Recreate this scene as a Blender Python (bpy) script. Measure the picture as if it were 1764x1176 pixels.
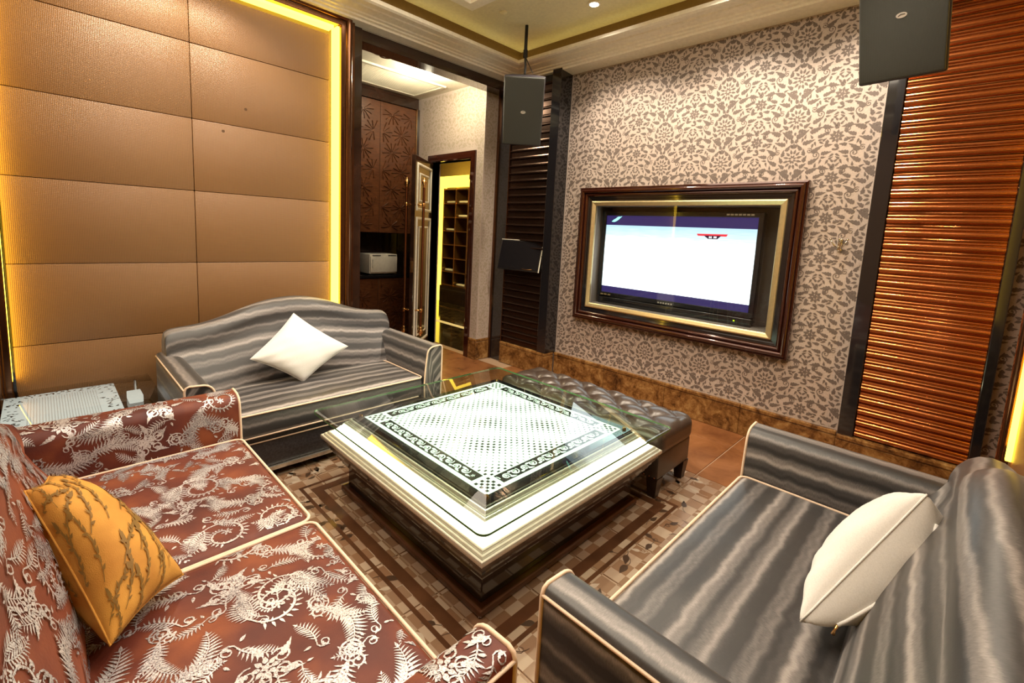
import bpy, bmesh, math, random
from mathutils import Vector as V, Matrix

random.seed(7)
PI = math.pi
for o in list(bpy.data.objects):
    bpy.data.objects.remove(o)
scn = bpy.context.scene
COL = scn.collection

# ------------------------------------------------------------------ camera
H = 1.45
cam = bpy.data.cameras.new('camera')
cam.sensor_width = 36.0
cam.lens = 799.1 / 1764 * 36.0
cam.shift_y = -85.9 / 1764
cam.clip_start = 0.02
camo = bpy.data.objects.new('camera', cam)
COL.objects.link(camo)
_right = V((0.70933278, 0.70299188, 0.05147248))
_down = V((0.1261929, -0.05480826, -0.99049049))
_fwd = V((-0.69348565, 0.70908284, -0.12758988))
m3 = Matrix((_right, -_down, -_fwd)).transposed()
camo.matrix_world = Matrix.Translation((0, 0, H)) @ m3.to_4x4()
scn.camera = camo

# ------------------------------------------------------------------ world, view, big lights
w = bpy.data.worlds.new('world')
scn.world = w
w.use_nodes = True
w.node_tree.nodes['Background'].inputs[0].default_value = (0.9, 0.75, 0.55, 1)
w.node_tree.nodes['Background'].inputs[1].default_value = 0.05
scn.view_settings.view_transform = 'Standard'
scn.view_settings.look = 'None'
scn.view_settings.gamma = 1.0
scn.view_settings.exposure = 0.22
scn.view_settings.use_curve_mapping = False
scn.cycles.use_denoising = True
scn.cycles.max_bounces = 9
scn.cycles.transparent_max_bounces = 12
scn.cycles.caustics_reflective = False
scn.cycles.caustics_refractive = False
scn.cycles.sample_clamp_indirect = 10.0
scn.cycles.diffuse_bounces = 8

# room constants (metres)
XL, XR, YB, YF = -3.673, 0.25, -0.36, 3.722     # left panel face, right wall, rear wall, TV wall
ZC = 2.99                                        # underside of the crown moulding
ZT = 3.22                                        # tray ceiling


def area_light(name, loc, sx, sy, power, col, rot=(0, 0, 0), spread=PI):
    l = bpy.data.lights.new(name, 'AREA')
    l.shape = 'RECTANGLE'
    l.size, l.size_y = sx, sy
    l.energy = power
    l.color = col
    l.spread = spread
    o = bpy.data.objects.new(name, l)
    o.location = loc
    o.rotation_euler = rot
    COL.objects.link(o)
    return o


def spot(name, loc, power, col, angle=100, blend=0.6, rot=(0, 0, 0), r=0.035):
    l = bpy.data.lights.new(name, 'SPOT')
    l.energy = power
    l.color = col
    l.spot_size = math.radians(angle)
    l.spot_blend = blend
    l.shadow_soft_size = r
    o = bpy.data.objects.new(name, l)
    o.location = loc
    o.rotation_euler = rot
    COL.objects.link(o)
    return o


WARM = (1.0, 0.86, 0.68)
# added soft fill light inside the tray's central opening, no fixture modelled
area_light('tray_fill', (-1.62, 1.35, ZT + 0.10), 2.2, 1.7, 62, WARM)
# ceiling downlights: (x, y, power)
DOWNLIGHTS = [(-2.30, 3.09, 75), (-1.40, 3.09, 75), (-0.50, 3.09, 80),
              (-3.16, 0.62, 70), (-2.35, 0.02, 75), (-1.35, 0.02, 75), (-0.12, 1.0, 70), (-0.12, 2.1, 60)]
for i, (x, y, p) in enumerate(DOWNLIGHTS):
    spot('downlight_lamp', (x, y, ZT - 0.03), p, WARM, 125, 0.5)
ALCOVE_LAMPS = [(-4.05, 2.80)]
for x, y in ALCOVE_LAMPS:
    pl_ = bpy.data.lights.new('alcove_lamp', 'POINT')
    pl_.energy, pl_.color, pl_.shadow_soft_size = 36, (1.0, 0.88, 0.62), 0.04
    po_ = bpy.data.objects.new('alcove_lamp', pl_)
    po_.location = (x, y, 2.90)
    COL.objects.link(po_)
area_light('corridor_lamp', (-5.6, 4.7, 2.75), 1.2, 0.8, 60, (1.0, 0.72, 0.25))

# ------------------------------------------------------------------ materials
MATS = {}


class NB:
    """tiny node-tree helper around one Principled material"""
    def __init__(self, name):
        self.m = bpy.data.materials.new(name)
        self.m.use_nodes = True
        self.t = self.m.node_tree
        self.n = self.t.nodes
        self.b = self.n['Principled BSDF']
        MATS[name] = self.m

    def node(self, typ, **kw):
        n = self.n.new(typ)
        for k, v in kw.items():
            if k.startswith('i_'):
                key = k[2:].replace('_', ' ')
                n.inputs[key].default_value = v
            else:
                setattr(n, k, v)
        return n

    def link(self, a, b):
        self.t.links.new(a, b)

    def coord(self, kind='Object', scale=None, rot=None):
        c = self.node('ShaderNodeTexCoord')
        out = c.outputs[kind]
        if scale is not None or rot is not None:
            mp = self.node('ShaderNodeMapping')
            if scale is not None:
                mp.inputs['Scale'].default_value = scale
            if rot is not None:
                mp.inputs['Rotation'].default_value = rot
            self.link(out, mp.inputs['Vector'])
            out = mp.outputs['Vector']
        return out

    def ramp(self, fac, stops):
        r = self.node('ShaderNodeValToRGB')
        e = r.color_ramp.elements
        while len(e) > 1:
            e.remove(e[-1])
        e[0].position = stops[0][0]
        e[0].color = (*stops[0][1], 1)
        for p, c in stops[1:]:
            x = e.new(p)
            x.color = (*c, 1)
        self.link(fac, r.inputs['Fac'])
        return r.outputs['Color']

    def noise(self, vec, scale, detail=3, rough=0.5, dist=0.0):
        n = self.node('ShaderNodeTexNoise')
        n.inputs['Scale'].default_value = scale
        n.inputs['Detail'].default_value = detail
        n.inputs['Roughness'].default_value = rough
        n.inputs['Distortion'].default_value = dist
        if vec is not None:
            self.link(vec, n.inputs['Vector'])
        return n.outputs['Fac']

    def bump(self, h, strength=0.2, dist=0.01):
        b = self.node('ShaderNodeBump')
        b.inputs['Strength'].default_value = strength
        b.inputs['Distance'].default_value = dist
        self.link(h, b.inputs['Height'])
        self.link(b.outputs['Normal'], self.b.inputs['Normal'])
        return b

    def math(self, op, a, b=None):
        n = self.node('ShaderNodeMath', operation=op)
        for i, v in enumerate((a, b)):
            if v is None:
                continue
            if isinstance(v, (int, float)):
                n.inputs[i].default_value = v
            else:
                self.link(v, n.inputs[i])
        return n.outputs[0]

    def set(self, **kw):
        for k, v in kw.items():
            self.b.inputs[k.replace('_', ' ')].default_value = v
        return self


def plain(name, col, rough=0.5, metal=0.0, spec=None, coat=0.0, grain=0.0, gscale=40.0, sheen=0.0):
    k = NB(name)
    k.set(Base_Color=(*col, 1), Roughness=rough, Metallic=metal)
    if spec is not None:
        k.b.inputs['Specular IOR Level'].default_value = spec
    if coat:
        k.b.inputs['Coat Weight'].default_value = coat
        k.b.inputs['Coat Roughness'].default_value = 0.05
    if sheen:
        k.b.inputs['Sheen Weight'].default_value = sheen
        k.b.inputs['Sheen Roughness'].default_value = 0.4
    co = k.coord()
    f = k.noise(co, gscale, 3)
    g = max(grain, 0.06)
    c0 = tuple(max(0, c * (1 - g)) for c in col)
    c1 = tuple(min(1, c * (1 + g)) for c in col)
    k.link(k.ramp(f, [(0.3, c0), (0.7, c1)]), k.b.inputs['Base Color'])
    return k.m


def emit(name, col, strength):
    k = NB(name)
    k.set(Base_Color=(0.02, 0.02, 0.02, 1), Roughness=0.4)
    k.b.inputs['Emission Color'].default_value = (*col, 1)
    k.b.inputs['Emission Strength'].default_value = strength
    return k.m


def glassy(name, tint, refl=0.9, ior=1.5, rough=0.0):
    """thin architectural glass: clear transmission with a Fresnel reflection"""
    k = NB(name)
    k.n.remove(k.b)
    tr = k.node('ShaderNodeBsdfTransparent')
    tr.inputs['Color'].default_value = (*tint, 1)
    gl = k.node('ShaderNodeBsdfGlossy')
    gl.inputs['Color'].default_value = (refl, refl, refl, 1)
    gl.inputs['Roughness'].default_value = rough
    fr = k.node('ShaderNodeFresnel')
    fr.inputs['IOR'].default_value = ior
    mx = k.node('ShaderNodeMixShader')
    ge = k.node('ShaderNodeNewGeometry')
    k.link(k.math('MULTIPLY', fr.outputs[0], k.math('SUBTRACT', 1.0, ge.outputs['Backfacing'])), mx.inputs[0])
    k.link(tr.outputs[0], mx.inputs[1])
    k.link(gl.outputs[0], mx.inputs[2])
    k.link(mx.outputs[0], k.n['Material Output'].inputs['Surface'])
    return k.m


# --- plain finishes
plain('white_plaster', (0.74, 0.69, 0.56), 0.7)
plain('crown_white', (0.93, 0.90, 0.78), 0.35)
plain('tray_paint', (0.80, 0.75, 0.50), 0.7)
plain('tray_tan', (0.20, 0.125, 0.04), 0.6)
plain('dark_wood', (0.030, 0.014, 0.009), 0.16, coat=0.6, grain=0.4, gscale=8)
plain('black_gloss', (0.012, 0.011, 0.013), 0.10, coat=0.8)
plain('black_satin', (0.016, 0.015, 0.016), 0.35)
plain('bronze_frame', (0.16, 0.075, 0.04), 0.16, metal=0.9)
plain('tv_frame_wood', (0.055, 0.012, 0.006), 0.11, metal=0.45, coat=1.0)
plain('gold_liner', (0.72, 0.60, 0.33), 0.30, metal=0.75)
plain('brass', (0.75, 0.42, 0.16), 0.22, metal=0.95)
plain('brass_dark', (0.24, 0.085, 0.035), 0.22, metal=0.8)
plain('copper_slat', (0.48, 0.155, 0.045), 0.17, metal=0.85)
plain('copper_slat_shaded', (0.060, 0.032, 0.022), 0.20, metal=0.75)  # same copper as the other column, its dimmer reflection put into the colour
plain('chrome', (0.75, 0.74, 0.72), 0.12, metal=1.0)
plain('silver_trim', (0.62, 0.58, 0.53), 0.22, metal=0.9)
plain('table_silver', (0.72, 0.67, 0.60), 0.28, metal=0.45)
plain('silver_paint', (0.60, 0.57, 0.52), 0.35, metal=0.3)
plain('brown_step', (0.075, 0.045, 0.025), 0.22, metal=0.5)
plain('cream_piping', (0.80, 0.62, 0.47), 0.6)
plain('white_cotton', (0.78, 0.78, 0.77), 0.85, sheen=0.2, gscale=300)
plain('plastic_white', (0.62, 0.58, 0.50), 0.4)
plain('speaker_grille', (0.030, 0.034, 0.028), 0.55)
plain('speaker_box', (0.022, 0.018, 0.028), 0.5)
plain('grout', (0.36, 0.24, 0.15), 0.8)
plain('tv_plastic', (0.012, 0.012, 0.014), 0.18, coat=0.4)
plain('niche_lining', (0.20, 0.165, 0.14), 0.7)
plain('red_item', (0.5, 0.02, 0.02), 0.4)
plain('blue_item', (0.12, 0.30, 0.75), 0.4)
plain('tan_item', (0.45, 0.32, 0.2), 0.6)
plain('wood_leg', (0.035, 0.018, 0.012), 0.3)
plain('green_glass_edge', (0.10, 0.22, 0.10), 0.1)
plain('dot_stain', (0.10, 0.05, 0.02), 0.8)
plain('rubber_black', (0.01, 0.01, 0.01), 0.7)
glassy('table_glass', (0.90, 0.97, 0.93), 1.0, 1.55)
glassy('pane_glass', (0.90, 0.92, 0.92), 0.9, 1.45)
glassy('smoked_glass', (0.72, 0.71, 0.68), 0.9, 1.5)
emit('led_yellow', (1.0, 0.60, 0.04), 8.0)
emit('cove_fill_glow', (1.0, 0.78, 0.30), 2.6)  # added source for the yellow tint on the tray ceiling
emit('lamp_white', (1.0, 0.93, 0.78), 40.0)
emit('band_white', (1.0, 0.97, 0.60), 5.0)
emit('corridor_glow', (1.0, 0.72, 0.06), 3.0)
emit('panel_glow', (0.86, 1.0, 0.76), 1.6)
emit('side_glow', (0.88, 0.94, 0.88), 1.25)

k = NB('gold_fabric')           # dimpled leatherette of the wall panels
k.set(Roughness=0.42)
co = k.coord('Object')
a = k.node('ShaderNodeTexWave', wave_type='BANDS', bands_direction='DIAGONAL')
mp = k.node('ShaderNodeMapping')
mp.inputs['Rotation'].default_value = (0.0, PI / 2, 0)
k.link(co, mp.inputs['Vector'])
sx = k.node('ShaderNodeSeparateXYZ')
k.link(co, sx.inputs[0])
p1 = k.math('SINE', k.math('MULTIPLY', k.math('ADD', sx.outputs['Y'], sx.outputs['Z']), 430.0))
p2 = k.math('SINE', k.math('MULTIPLY', k.math('SUBTRACT', sx.outputs['Y'], sx.outputs['Z']), 430.0))
dim = k.math('MULTIPLY', p1, p2)
k.n.remove(a)
k.n.remove(mp)
mixf = k.math('MULTIPLY_ADD', dim, 0.5)
mixf.node.inputs[2].default_value = 0.5
k.link(k.ramp(mixf, [(0.0, (0.175, 0.082, 0.026)), (1.0, (0.33, 0.175, 0.070))]), k.b.inputs['Base Color'])
k.bump(dim, 0.35, 0.002)
k.b.inputs['Specular IOR Level'].default_value = 0.7

k = NB('satin_stripe')          # grey satin with woven soft bands (UV.y runs across the bands, in metres)
uv = k.coord('UV')
sp = k.node('ShaderNodeSeparateXYZ')
k.link(uv, sp.inputs[0])
wob = k.noise(k.coord('UV', (5, 1.2, 1)), 3.0, 2)
fuzz = k.noise(k.coord('UV', (60, 14, 1)), 6.0, 4, 0.7)
yy = k.math('ADD', sp.outputs['Y'], k.math('MULTIPLY', k.math('SUBTRACT', wob, 0.5), 0.016))
b1 = k.math('SINE', k.math('MULTIPLY', yy, 2 * PI / 0.083))
b2 = k.math('SINE', k.math('ADD', k.math('MULTIPLY', yy, 2 * PI / 0.208), 1.1))
bb = k.math('MULTIPLY_ADD', b1, 0.33)
bb.node.inputs[2].default_value = 0.42
bb = k.math('ADD', bb, k.math('MULTIPLY', b2, 0.16))
b3 = k.math('SINE', k.math('ADD', k.math('MULTIPLY', yy, 2 * PI / 0.031), k.math('MULTIPLY', wob, 5.0)))
bb = k.math('ADD', bb, k.math('MULTIPLY', b3, 0.10))
bb = k.math('ADD', bb, k.math('MULTIPLY', k.math('SUBTRACT', fuzz, 0.5), 0.55))
k.link(k.ramp(bb, [(0.12, (0.018, 0.017, 0.019)), (0.45, (0.062, 0.058, 0.060)), (0.75, (0.19, 0.175, 0.172)), (1.0, (0.36, 0.33, 0.32))]), k.b.inputs['Base Color'])
k.set(Roughness=0.42)
k.b.inputs['Sheen Weight'].default_value = 0.15
k.b.inputs['Specular IOR Level'].default_value = 0.6
k.bump(fuzz, 0.10, 0.002)

k = NB('satin_plain')
k.set(Base_Color=(0.022, 0.020, 0.022, 1), Roughness=0.4)
fz = k.noise(k.coord(), 90, 3)
k.link(k.ramp(fz, [(0.3, (0.016, 0.014, 0.016)), (0.7, (0.04, 0.037, 0.04))]), k.b.inputs['Base Color'])

k = NB('velvet_maroon')
co = k.coord()
n1 = k.noise(co, 5.0, 3)
n2 = k.noise(co, 160.0, 2)
k.link(k.ramp(n1, [(0.3, (0.055, 0.005, 0.004)), (0.5, (0.115, 0.018, 0.007)), (0.72, (0.24, 0.060, 0.016))]), k.b.inputs['Base Color'])
k.set(Roughness=0.62)
k.b.inputs['Sheen Weight'].default_value = 0.55
k.b.inputs['Sheen Roughness'].default_value = 0.35
k.b.inputs['Sheen Tint'].default_value = (1.0, 0.36, 0.20, 1)
k.bump(n2, 0.15, 0.002)

k = NB('brocade_silver')
co = k.coord()
n2 = k.noise(co, 420.0, 2)
n3 = k.noise(co, 7.0, 2)
c1 = k.ramp(k.math('ADD', k.math('MULTIPLY', n3, 0.45), k.math('MULTIPLY', k.noise(co, 260.0, 1), 0.55)), [(0.34, (0.20, 0.185, 0.21)), (0.58, (0.74, 0.71, 0.73))])  # fine noise paints the metallic thread's sparkle into the colour
k.link(c1, k.b.inputs['Base Color'])
k.set(Roughness=0.34, Metallic=0.45)
k.bump(n2, 0.35, 0.003)

k = NB('pillow_gold')
co = k.coord()
n1 = k.noise(co, 9, 3)
n2 = k.noise(co, 500, 2)
k.link(k.ramp(n1, [(0.3, (0.46, 0.20, 0.028)), (0.7, (0.66, 0.33, 0.055))]), k.b.inputs['Base Color'])
k.set(Roughness=0.8)
k.bump(n2, 0.4, 0.002)
plain('pillow_vine', (0.20, 0.105, 0.014), 0.7)

k = NB('wall_ground')           # wallpaper ground
co = k.coord()
n1 = k.noise(co, 120, 2)
k.link(k.ramp(n1, [(0.3, (0.44, 0.36, 0.31)), (0.7, (0.54, 0.445, 0.39))]), k.b.inputs['Base Color'])
k.set(Roughness=0.38)
k.b.inputs['Specular IOR Level'].default_value = 0.6
plain('wall_motif', (0.15, 0.115, 0.098), 0.6)
plain('wall_motif_pale', (0.40, 0.33, 0.25), 0.6)

k = NB('marble_brown')
co = k.coord()
n1 = k.noise(co, 7, 6, 0.65, 1.2)
n2 = k.noise(co, 38, 4, 0.7, 0.6)
mixn = k.math('ADD', k.math('MULTIPLY', n1, 0.65), k.math('MULTIPLY', n2, 0.35))
k.link(k.ramp(mixn, [(0.36, (0.045, 0.018, 0.006)), (0.47, (0.17, 0.075, 0.022)), (0.56, (0.30, 0.155, 0.05)), (0.66, (0.42, 0.27, 0.11))]), k.b.inputs['Base Color'])
k.set(Roughness=0.16)

k = NB('tile_brown')
co = k.coord()
n1 = k.noise(co, 4, 5, 0.6, 0.6)
k.link(k.ramp(n1, [(0.3, (0.15, 0.055, 0.02)), (0.55, (0.25, 0.10, 0.037)), (0.75, (0.32, 0.145, 0.06))]), k.b.inputs['Base Color'])
k.set(Roughness=0.20)
nb = k.noise(co, 60, 3)
k.bump(nb, 0.05, 0.003)


def mosaic_mat(name, axis):
    """decorative tile: bands along one side, two tones of small squares with a satin print"""
    k = NB(name)
    co = k.coord()
    ck = k.node('ShaderNodeTexChecker')
    ck.inputs['Scale'].default_value = 1.0 / 0.074
    k.link(co, ck.inputs['Vector'])
    sp = k.node('ShaderNodeSeparateXYZ')
    k.link(co, sp.inputs[0])
    cell = k.node('ShaderNodeTexWhiteNoise', noise_dimensions='3D')
    vs = k.node('ShaderNodeVectorMath', operation='SCALE')
    vs.inputs['Scale'].default_value = 1.0 / 0.074
    k.link(co, vs.inputs[0])
    vf = k.node('ShaderNodeVectorMath', operation='FLOOR')
    k.link(vs.outputs[0], vf.inputs[0])
    k.link(vf.outputs[0], cell.inputs['Vector'])
    f = k.math('ADD', k.math('MULTIPLY', ck.outputs['Fac'], 0.55), k.math('MULTIPLY', cell.outputs['Value'], 0.45))
    k.link(k.ramp(f, [(0.1, (0.25, 0.135, 0.075)), (0.5, (0.285, 0.175, 0.11)), (0.9, (0.40, 0.29, 0.205))]), k.b.inputs['Base Color'])
    rr = k.ramp(f, [(0.2, (0.16, 0.16, 0.16)), (0.9, (0.42, 0.42, 0.42))])
    k.link(rr, k.b.inputs['Roughness'])
    k.b.inputs['Metallic'].default_value = 0.15
    nb = k.noise(co, 50, 4)
    k.bump(nb, 0.06, 0.003)
    return k.m


mosaic_mat('tile_mosaic', 0)
plain('tile_leaf', (0.055, 0.028, 0.015), 0.30)
plain('tile_leaf_pale', (0.42, 0.33, 0.25), 0.28)
plain('border_tile', (0.085, 0.035, 0.016), 0.18, grain=0.3, gscale=6)

k = NB('carved_wood')
co = k.coord()
n1 = k.noise(k.coord('Object', (2, 2, 9)), 6, 4)
k.link(k.ramp(n1, [(0.3, (0.060, 0.020, 0.008)), (0.7, (0.135, 0.048, 0.018))]), k.b.inputs['Base Color'])
k.set(Roughness=0.28)

k = NB('corridor_floor')
co = k.coord()
n1 = k.noise(co, 9, 5, 0.7, 1.0)
k.link(k.ramp(n1, [(0.4, (0.008, 0.006, 0.004)), (0.6, (0.05, 0.035, 0.016)), (0.75, (0.20, 0.15, 0.07))]), k.b.inputs['Base Color'])
k.set(Roughness=0.08)

k = NB('ottoman_hide')
co = k.coord()
n1 = k.noise(co, 240, 3)
k.link(k.ramp(n1, [(0.3, (0.034, 0.022, 0.016)), (0.7, (0.070, 0.047, 0.036))]), k.b.inputs['Base Color'])
k.set(Roughness=0.30)
k.b.inputs['Specular IOR Level'].default_value = 0.8
k.bump(n1, 0.15, 0.002)

k = NB('screen_picture')        # the broadcast picture (the screen gives off this light)
co = k.coord('UV')
sp = k.node('ShaderNodeSeparateXYZ')
k.link(co, sp.inputs[0])
n1 = k.noise(k.coord('UV', (3, 18, 1), (0, 0, 0.12)), 3.0, 4)
up = k.math('ADD', sp.outputs['Y'], k.math('MULTIPLY', k.math('SUBTRACT', n1, 0.5), 0.22))
colr = k.ramp(up, [(0.68, (0.9, 1.0, 1.0)), (0.84, (0.30, 0.345, 0.36)), (1.0, (0.20, 0.30, 0.36))])
k.link(colr, k.b.inputs['Emission Color'])
k.b.inputs['Emission Strength'].default_value = 3.2
k.set(Base_Color=(0.02, 0.02, 0.02, 1), Roughness=0.3)
emit('screen_black_band', (0.05, 0.03, 0.22), 0.55)
emit('screen_red', (0.9, 0.03, 0.05), 1.2)
emit('screen_dark', (0.03, 0.0, 0.05), 0.6)
emit('screen_logo', (0.3, 1.0, 0.75), 2.0)
emit('screen_white', (1.0, 1.0, 1.0), 2.5)
emit('led_green', (0.5, 1.0, 0.0), 3.0)

# ------------------------------------------------------------------ mesh helpers


class MB:
    """collects geometry for ONE mesh object"""
    def __init__(self):
        self.v, self.f, self.uv = [], [], []

    def add(self, verts, faces, uvs=None):
        o = len(self.v)
        self.v += [tuple(p) for p in verts]
        self.f += [tuple(i + o for i in q) for q in faces]
        if uvs is not None or self.uv:
            while len(self.uv) < o:
                self.uv.append((0, 0))
            self.uv += list(uvs) if uvs is not None else [(0, 0)] * len(verts)
        return self

    def box(self, x0, x1, y0, y1, z0, z1):
        vs = [(x, y, z) for z in (z0, z1) for y in (y0, y1) for x in (x0, x1)]
        fs = [(0, 2, 3, 1), (4, 5, 7, 6), (0, 1, 5, 4), (2, 6, 7, 3), (0, 4, 6, 2), (1, 3, 7, 5)]
        return self.add(vs, fs)

    def bbox(self, x0, x1, y0, y1, z0, z1, b=0.005, seg=2):
        """bevelled box"""
        bm = bmesh.new()
        bmesh.ops.create_cube(bm, size=1.0)
        for vv in bm.verts:
            vv.co = V(((x0 + x1) / 2 + vv.co.x * (x1 - x0), (y0 + y1) / 2 + vv.co.y * (y1 - y0), (z0 + z1) / 2 + vv.co.z * (z1 - z0)))
        bmesh.ops.bevel(bm, geom=list(bm.edges), offset=b, segments=seg, profile=0.5, affect='EDGES')
        bm.verts.index_update()
        self.add([v.co[:] for v in bm.verts], [tuple(v.index for v in f.verts) for f in bm.faces])
        bm.free()
        return self

    def tube(self, pts, r, n=8, closed=False, caps=True):
        pts = [V(p) for p in pts]
        N = len(pts)
        rs = r if isinstance(r, (list, tuple)) else [r] * N
        t0 = (pts[1] - pts[0]).normalized()
        ref = V((0, 0, 1)) if abs(t0.z) < 0.9 else V((1, 0, 0))
        nrm = t0.cross(ref).normalized()
        verts, faces = [], []
        for i, p in enumerate(pts):
            a = pts[(i - 1) % N] if (closed or i > 0) else p
            b = pts[(i + 1) % N] if (closed or i < N - 1) else p
            t = (b - a)
            t = t.normalized() if t.length > 1e-9 else t0
            nrm = (nrm - t * nrm.dot(t))
            nrm = nrm.normalized() if nrm.length > 1e-6 else t.orthogonal().normalized()
            bi = t.cross(nrm)
            for j in range(n):
                an = 2 * PI * j / n
                verts.append(p + (nrm * math.cos(an) + bi * math.sin(an)) * rs[i])
        M = N if closed else N - 1
        for i in range(M):
            i2 = (i + 1) % N
            for j in range(n):
                j2 = (j + 1) % n
                faces.append((i * n + j, i * n + j2, i2 * n + j2, i2 * n + j))
        if caps and not closed:
            faces.append(tuple(range(n))[::-1])
            faces.append(tuple((N - 1) * n + j for j in range(n)))
        return self.add(verts, faces)

    def lathe(self, prof, c=(0, 0, 0), n=16, axis='Z'):
        """prof: [(radius, height)]"""
        verts, faces = [], []
        for r, h in prof:
            for j in range(n):
                a = 2 * PI * j / n
                x, y = r * math.cos(a), r * math.sin(a)
                if axis == 'Z':
                    verts.append((c[0] + x, c[1] + y, c[2] + h))
                elif axis == 'Y':
                    verts.append((c[0] + x, c[1] + h, c[2] + y))
                else:
                    verts.append((c[0] + h, c[1] + x, c[2] + y))
        K = len(prof)
        for i in range(K - 1):
            for j in range(n):
                j2 = (j + 1) % n
                faces.append((i * n + j, i * n + j2, (i + 1) * n + j2, (i + 1) * n + j))
        faces.append(tuple(range(n))[::-1])
        faces.append(tuple((K - 1) * n + j for j in range(n)))
        return self.add(verts, faces)

    def grid(self, fn, nu, nv, uvfn=None, closed_u=False):
        """fn(a,b) a,b in 0..1"""
        verts, faces, uvs = [], [], []
        for i in range(nu + 1):
            for j in range(nv + 1):
                a, b = i / nu, j / nv
                verts.append(fn(a, b))
                uvs.append(uvfn(a, b) if uvfn else (a, b))
        for i in range(nu):
            for j in range(nv):
                faces.append((i * (nv + 1) + j, (i + 1) * (nv + 1) + j, (i + 1) * (nv + 1) + j + 1, i * (nv + 1) + j + 1))
        return self.add(verts, faces, uvs)

    def rbox(self, c, h, r, n=16, deform=None, uvfn=None):
        """rounded box; c centre, h half sizes, r radius; deform(V)->V after rounding"""
        idx = {}
        verts, faces, uvs = [], [], []

        def vert(q):
            key = (round(q[0], 5), round(q[1], 5), round(q[2], 5))
            if key in idx:
                return idx[key]
            p = rb_map(q, h, r)
            p = V(c) + p
            if deform:
                p = deform(p)
            idx[key] = len(verts)
            verts.append(p)
            uvs.append(uvfn(V(c) + V(q)) if uvfn else (0, 0))
            return idx[key]

        def lin(hh, m):
            # finer spacing near the rounded edge
            pts = [-hh]
            pts += [-hh + r * s for s in (0.3, 0.65, 1.0)]
            inner = hh - r
            pts += [-inner + 2 * inner * i / m for i in range(1, m)]
            pts += [hh - r * s for s in (1.0, 0.65, 0.3)] + [hh]
            return pts
        ls = [lin(h[i], max(2, int(n * h[i] / max(h)))) for i in range(3)]
        for ax in range(3):
            a, b = (ax + 1) % 3, (ax + 2) % 3
            for s in (-1, 1):
                for i in range(len(ls[a]) - 1):
                    for j in range(len(ls[b]) - 1):
                        quad = []
                        for (ii, jj) in ((i, j), (i + 1, j), (i + 1, j + 1), (i, j + 1)):
                            q = [0, 0, 0]
                            q[ax] = s * h[ax]
                            q[a] = ls[a][ii]
                            q[b] = ls[b][jj]
                            quad.append(vert(q))
                        faces.append(tuple(quad) if s > 0 else tuple(quad[::-1]))
        return self.add(verts, faces, uvs)

    def poly2d(self, tris, fn, out=None):
        """tris: list of 2-D polygons; fn maps (a,b)->point; out = side the print faces (threads lie at slightly different heights)"""
        for i, poly in enumerate(tris):
            P_ = [V(fn(a, b)) for a, b in poly]
            if out is not None:
                n = V((0, 0, 0))
                for j in range(len(P_)):
                    n += (P_[j] - P_[0]).cross(P_[(j + 1) % len(P_)] - P_[0])
                if n.length > 1e-12:
                    n.normalize()
                    if n.dot(out) < 0:
                        n = -n
                        P_ = P_[::-1]
                    P_ = [p + n * ((i * 7) % 23) * 3.5e-5 for p in P_]
            self.add(P_, [tuple(range(len(P_)))])
        return self

    def build(self, name, mat, parent=None, smooth=False, angle=None, mods=None):
        me = bpy.data.meshes.new(name)
        me.from_pydata(self.v, [], self.f)
        if self.uv:
            while len(self.uv) < len(self.v):
                self.uv.append((0, 0))
            lay = me.uv_layers.new(name='UVMap')
            vi = [0] * len(me.loops)
            me.loops.foreach_get('vertex_index', vi)
            flat = [c for i in vi for c in self.uv[i]]
            lay.data.foreach_set('uv', flat)
        me.materials.append(MATS[mat])
        me.update()
        o = bpy.data.objects.new(name, me)
        COL.objects.link(o)
        if parent is not None:
            o.parent = parent
        if smooth:
            me.polygons.foreach_set('use_smooth', [True] * len(me.polygons))
            if angle:
                try:
                    me.set_sharp_from_angle(angle=math.radians(angle))
                except Exception:
                    pass
        return o


def rb_map(q, h, r):
    cc = [max(-(h[i] - r), min(h[i] - r, q[i])) for i in range(3)]
    d = V((q[0] - cc[0], q[1] - cc[1], q[2] - cc[2]))
    if d.length < 1e-9:
        return V(q)
    return V(cc) + d.normalized() * r


def tag(o, label, cat, group=None, kind=None):
    o['label'] = label
    o['category'] = cat
    if group:
        o['group'] = group
    if kind:
        o['kind'] = kind
    return o


def thing(name, label, cat, loc=(0, 0, 0), rotz=0.0, group=None, kind=None):
    o = bpy.data.objects.new(name, None)
    o.empty_display_size = 0.1
    COL.objects.link(o)
    o.location = loc
    o.rotation_euler = (0, 0, rotz)
    return tag(o, label, cat, group, kind)


def share(src, name, parent, loc=(0, 0, 0), rot=None, scale=None):
    o = bpy.data.objects.new(name, src.data)
    COL.objects.link(o)
    o.parent = parent
    o.location = loc
    if rot:
        o.rotation_euler = rot
    if scale:
        o.scale = scale
    return o


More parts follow.
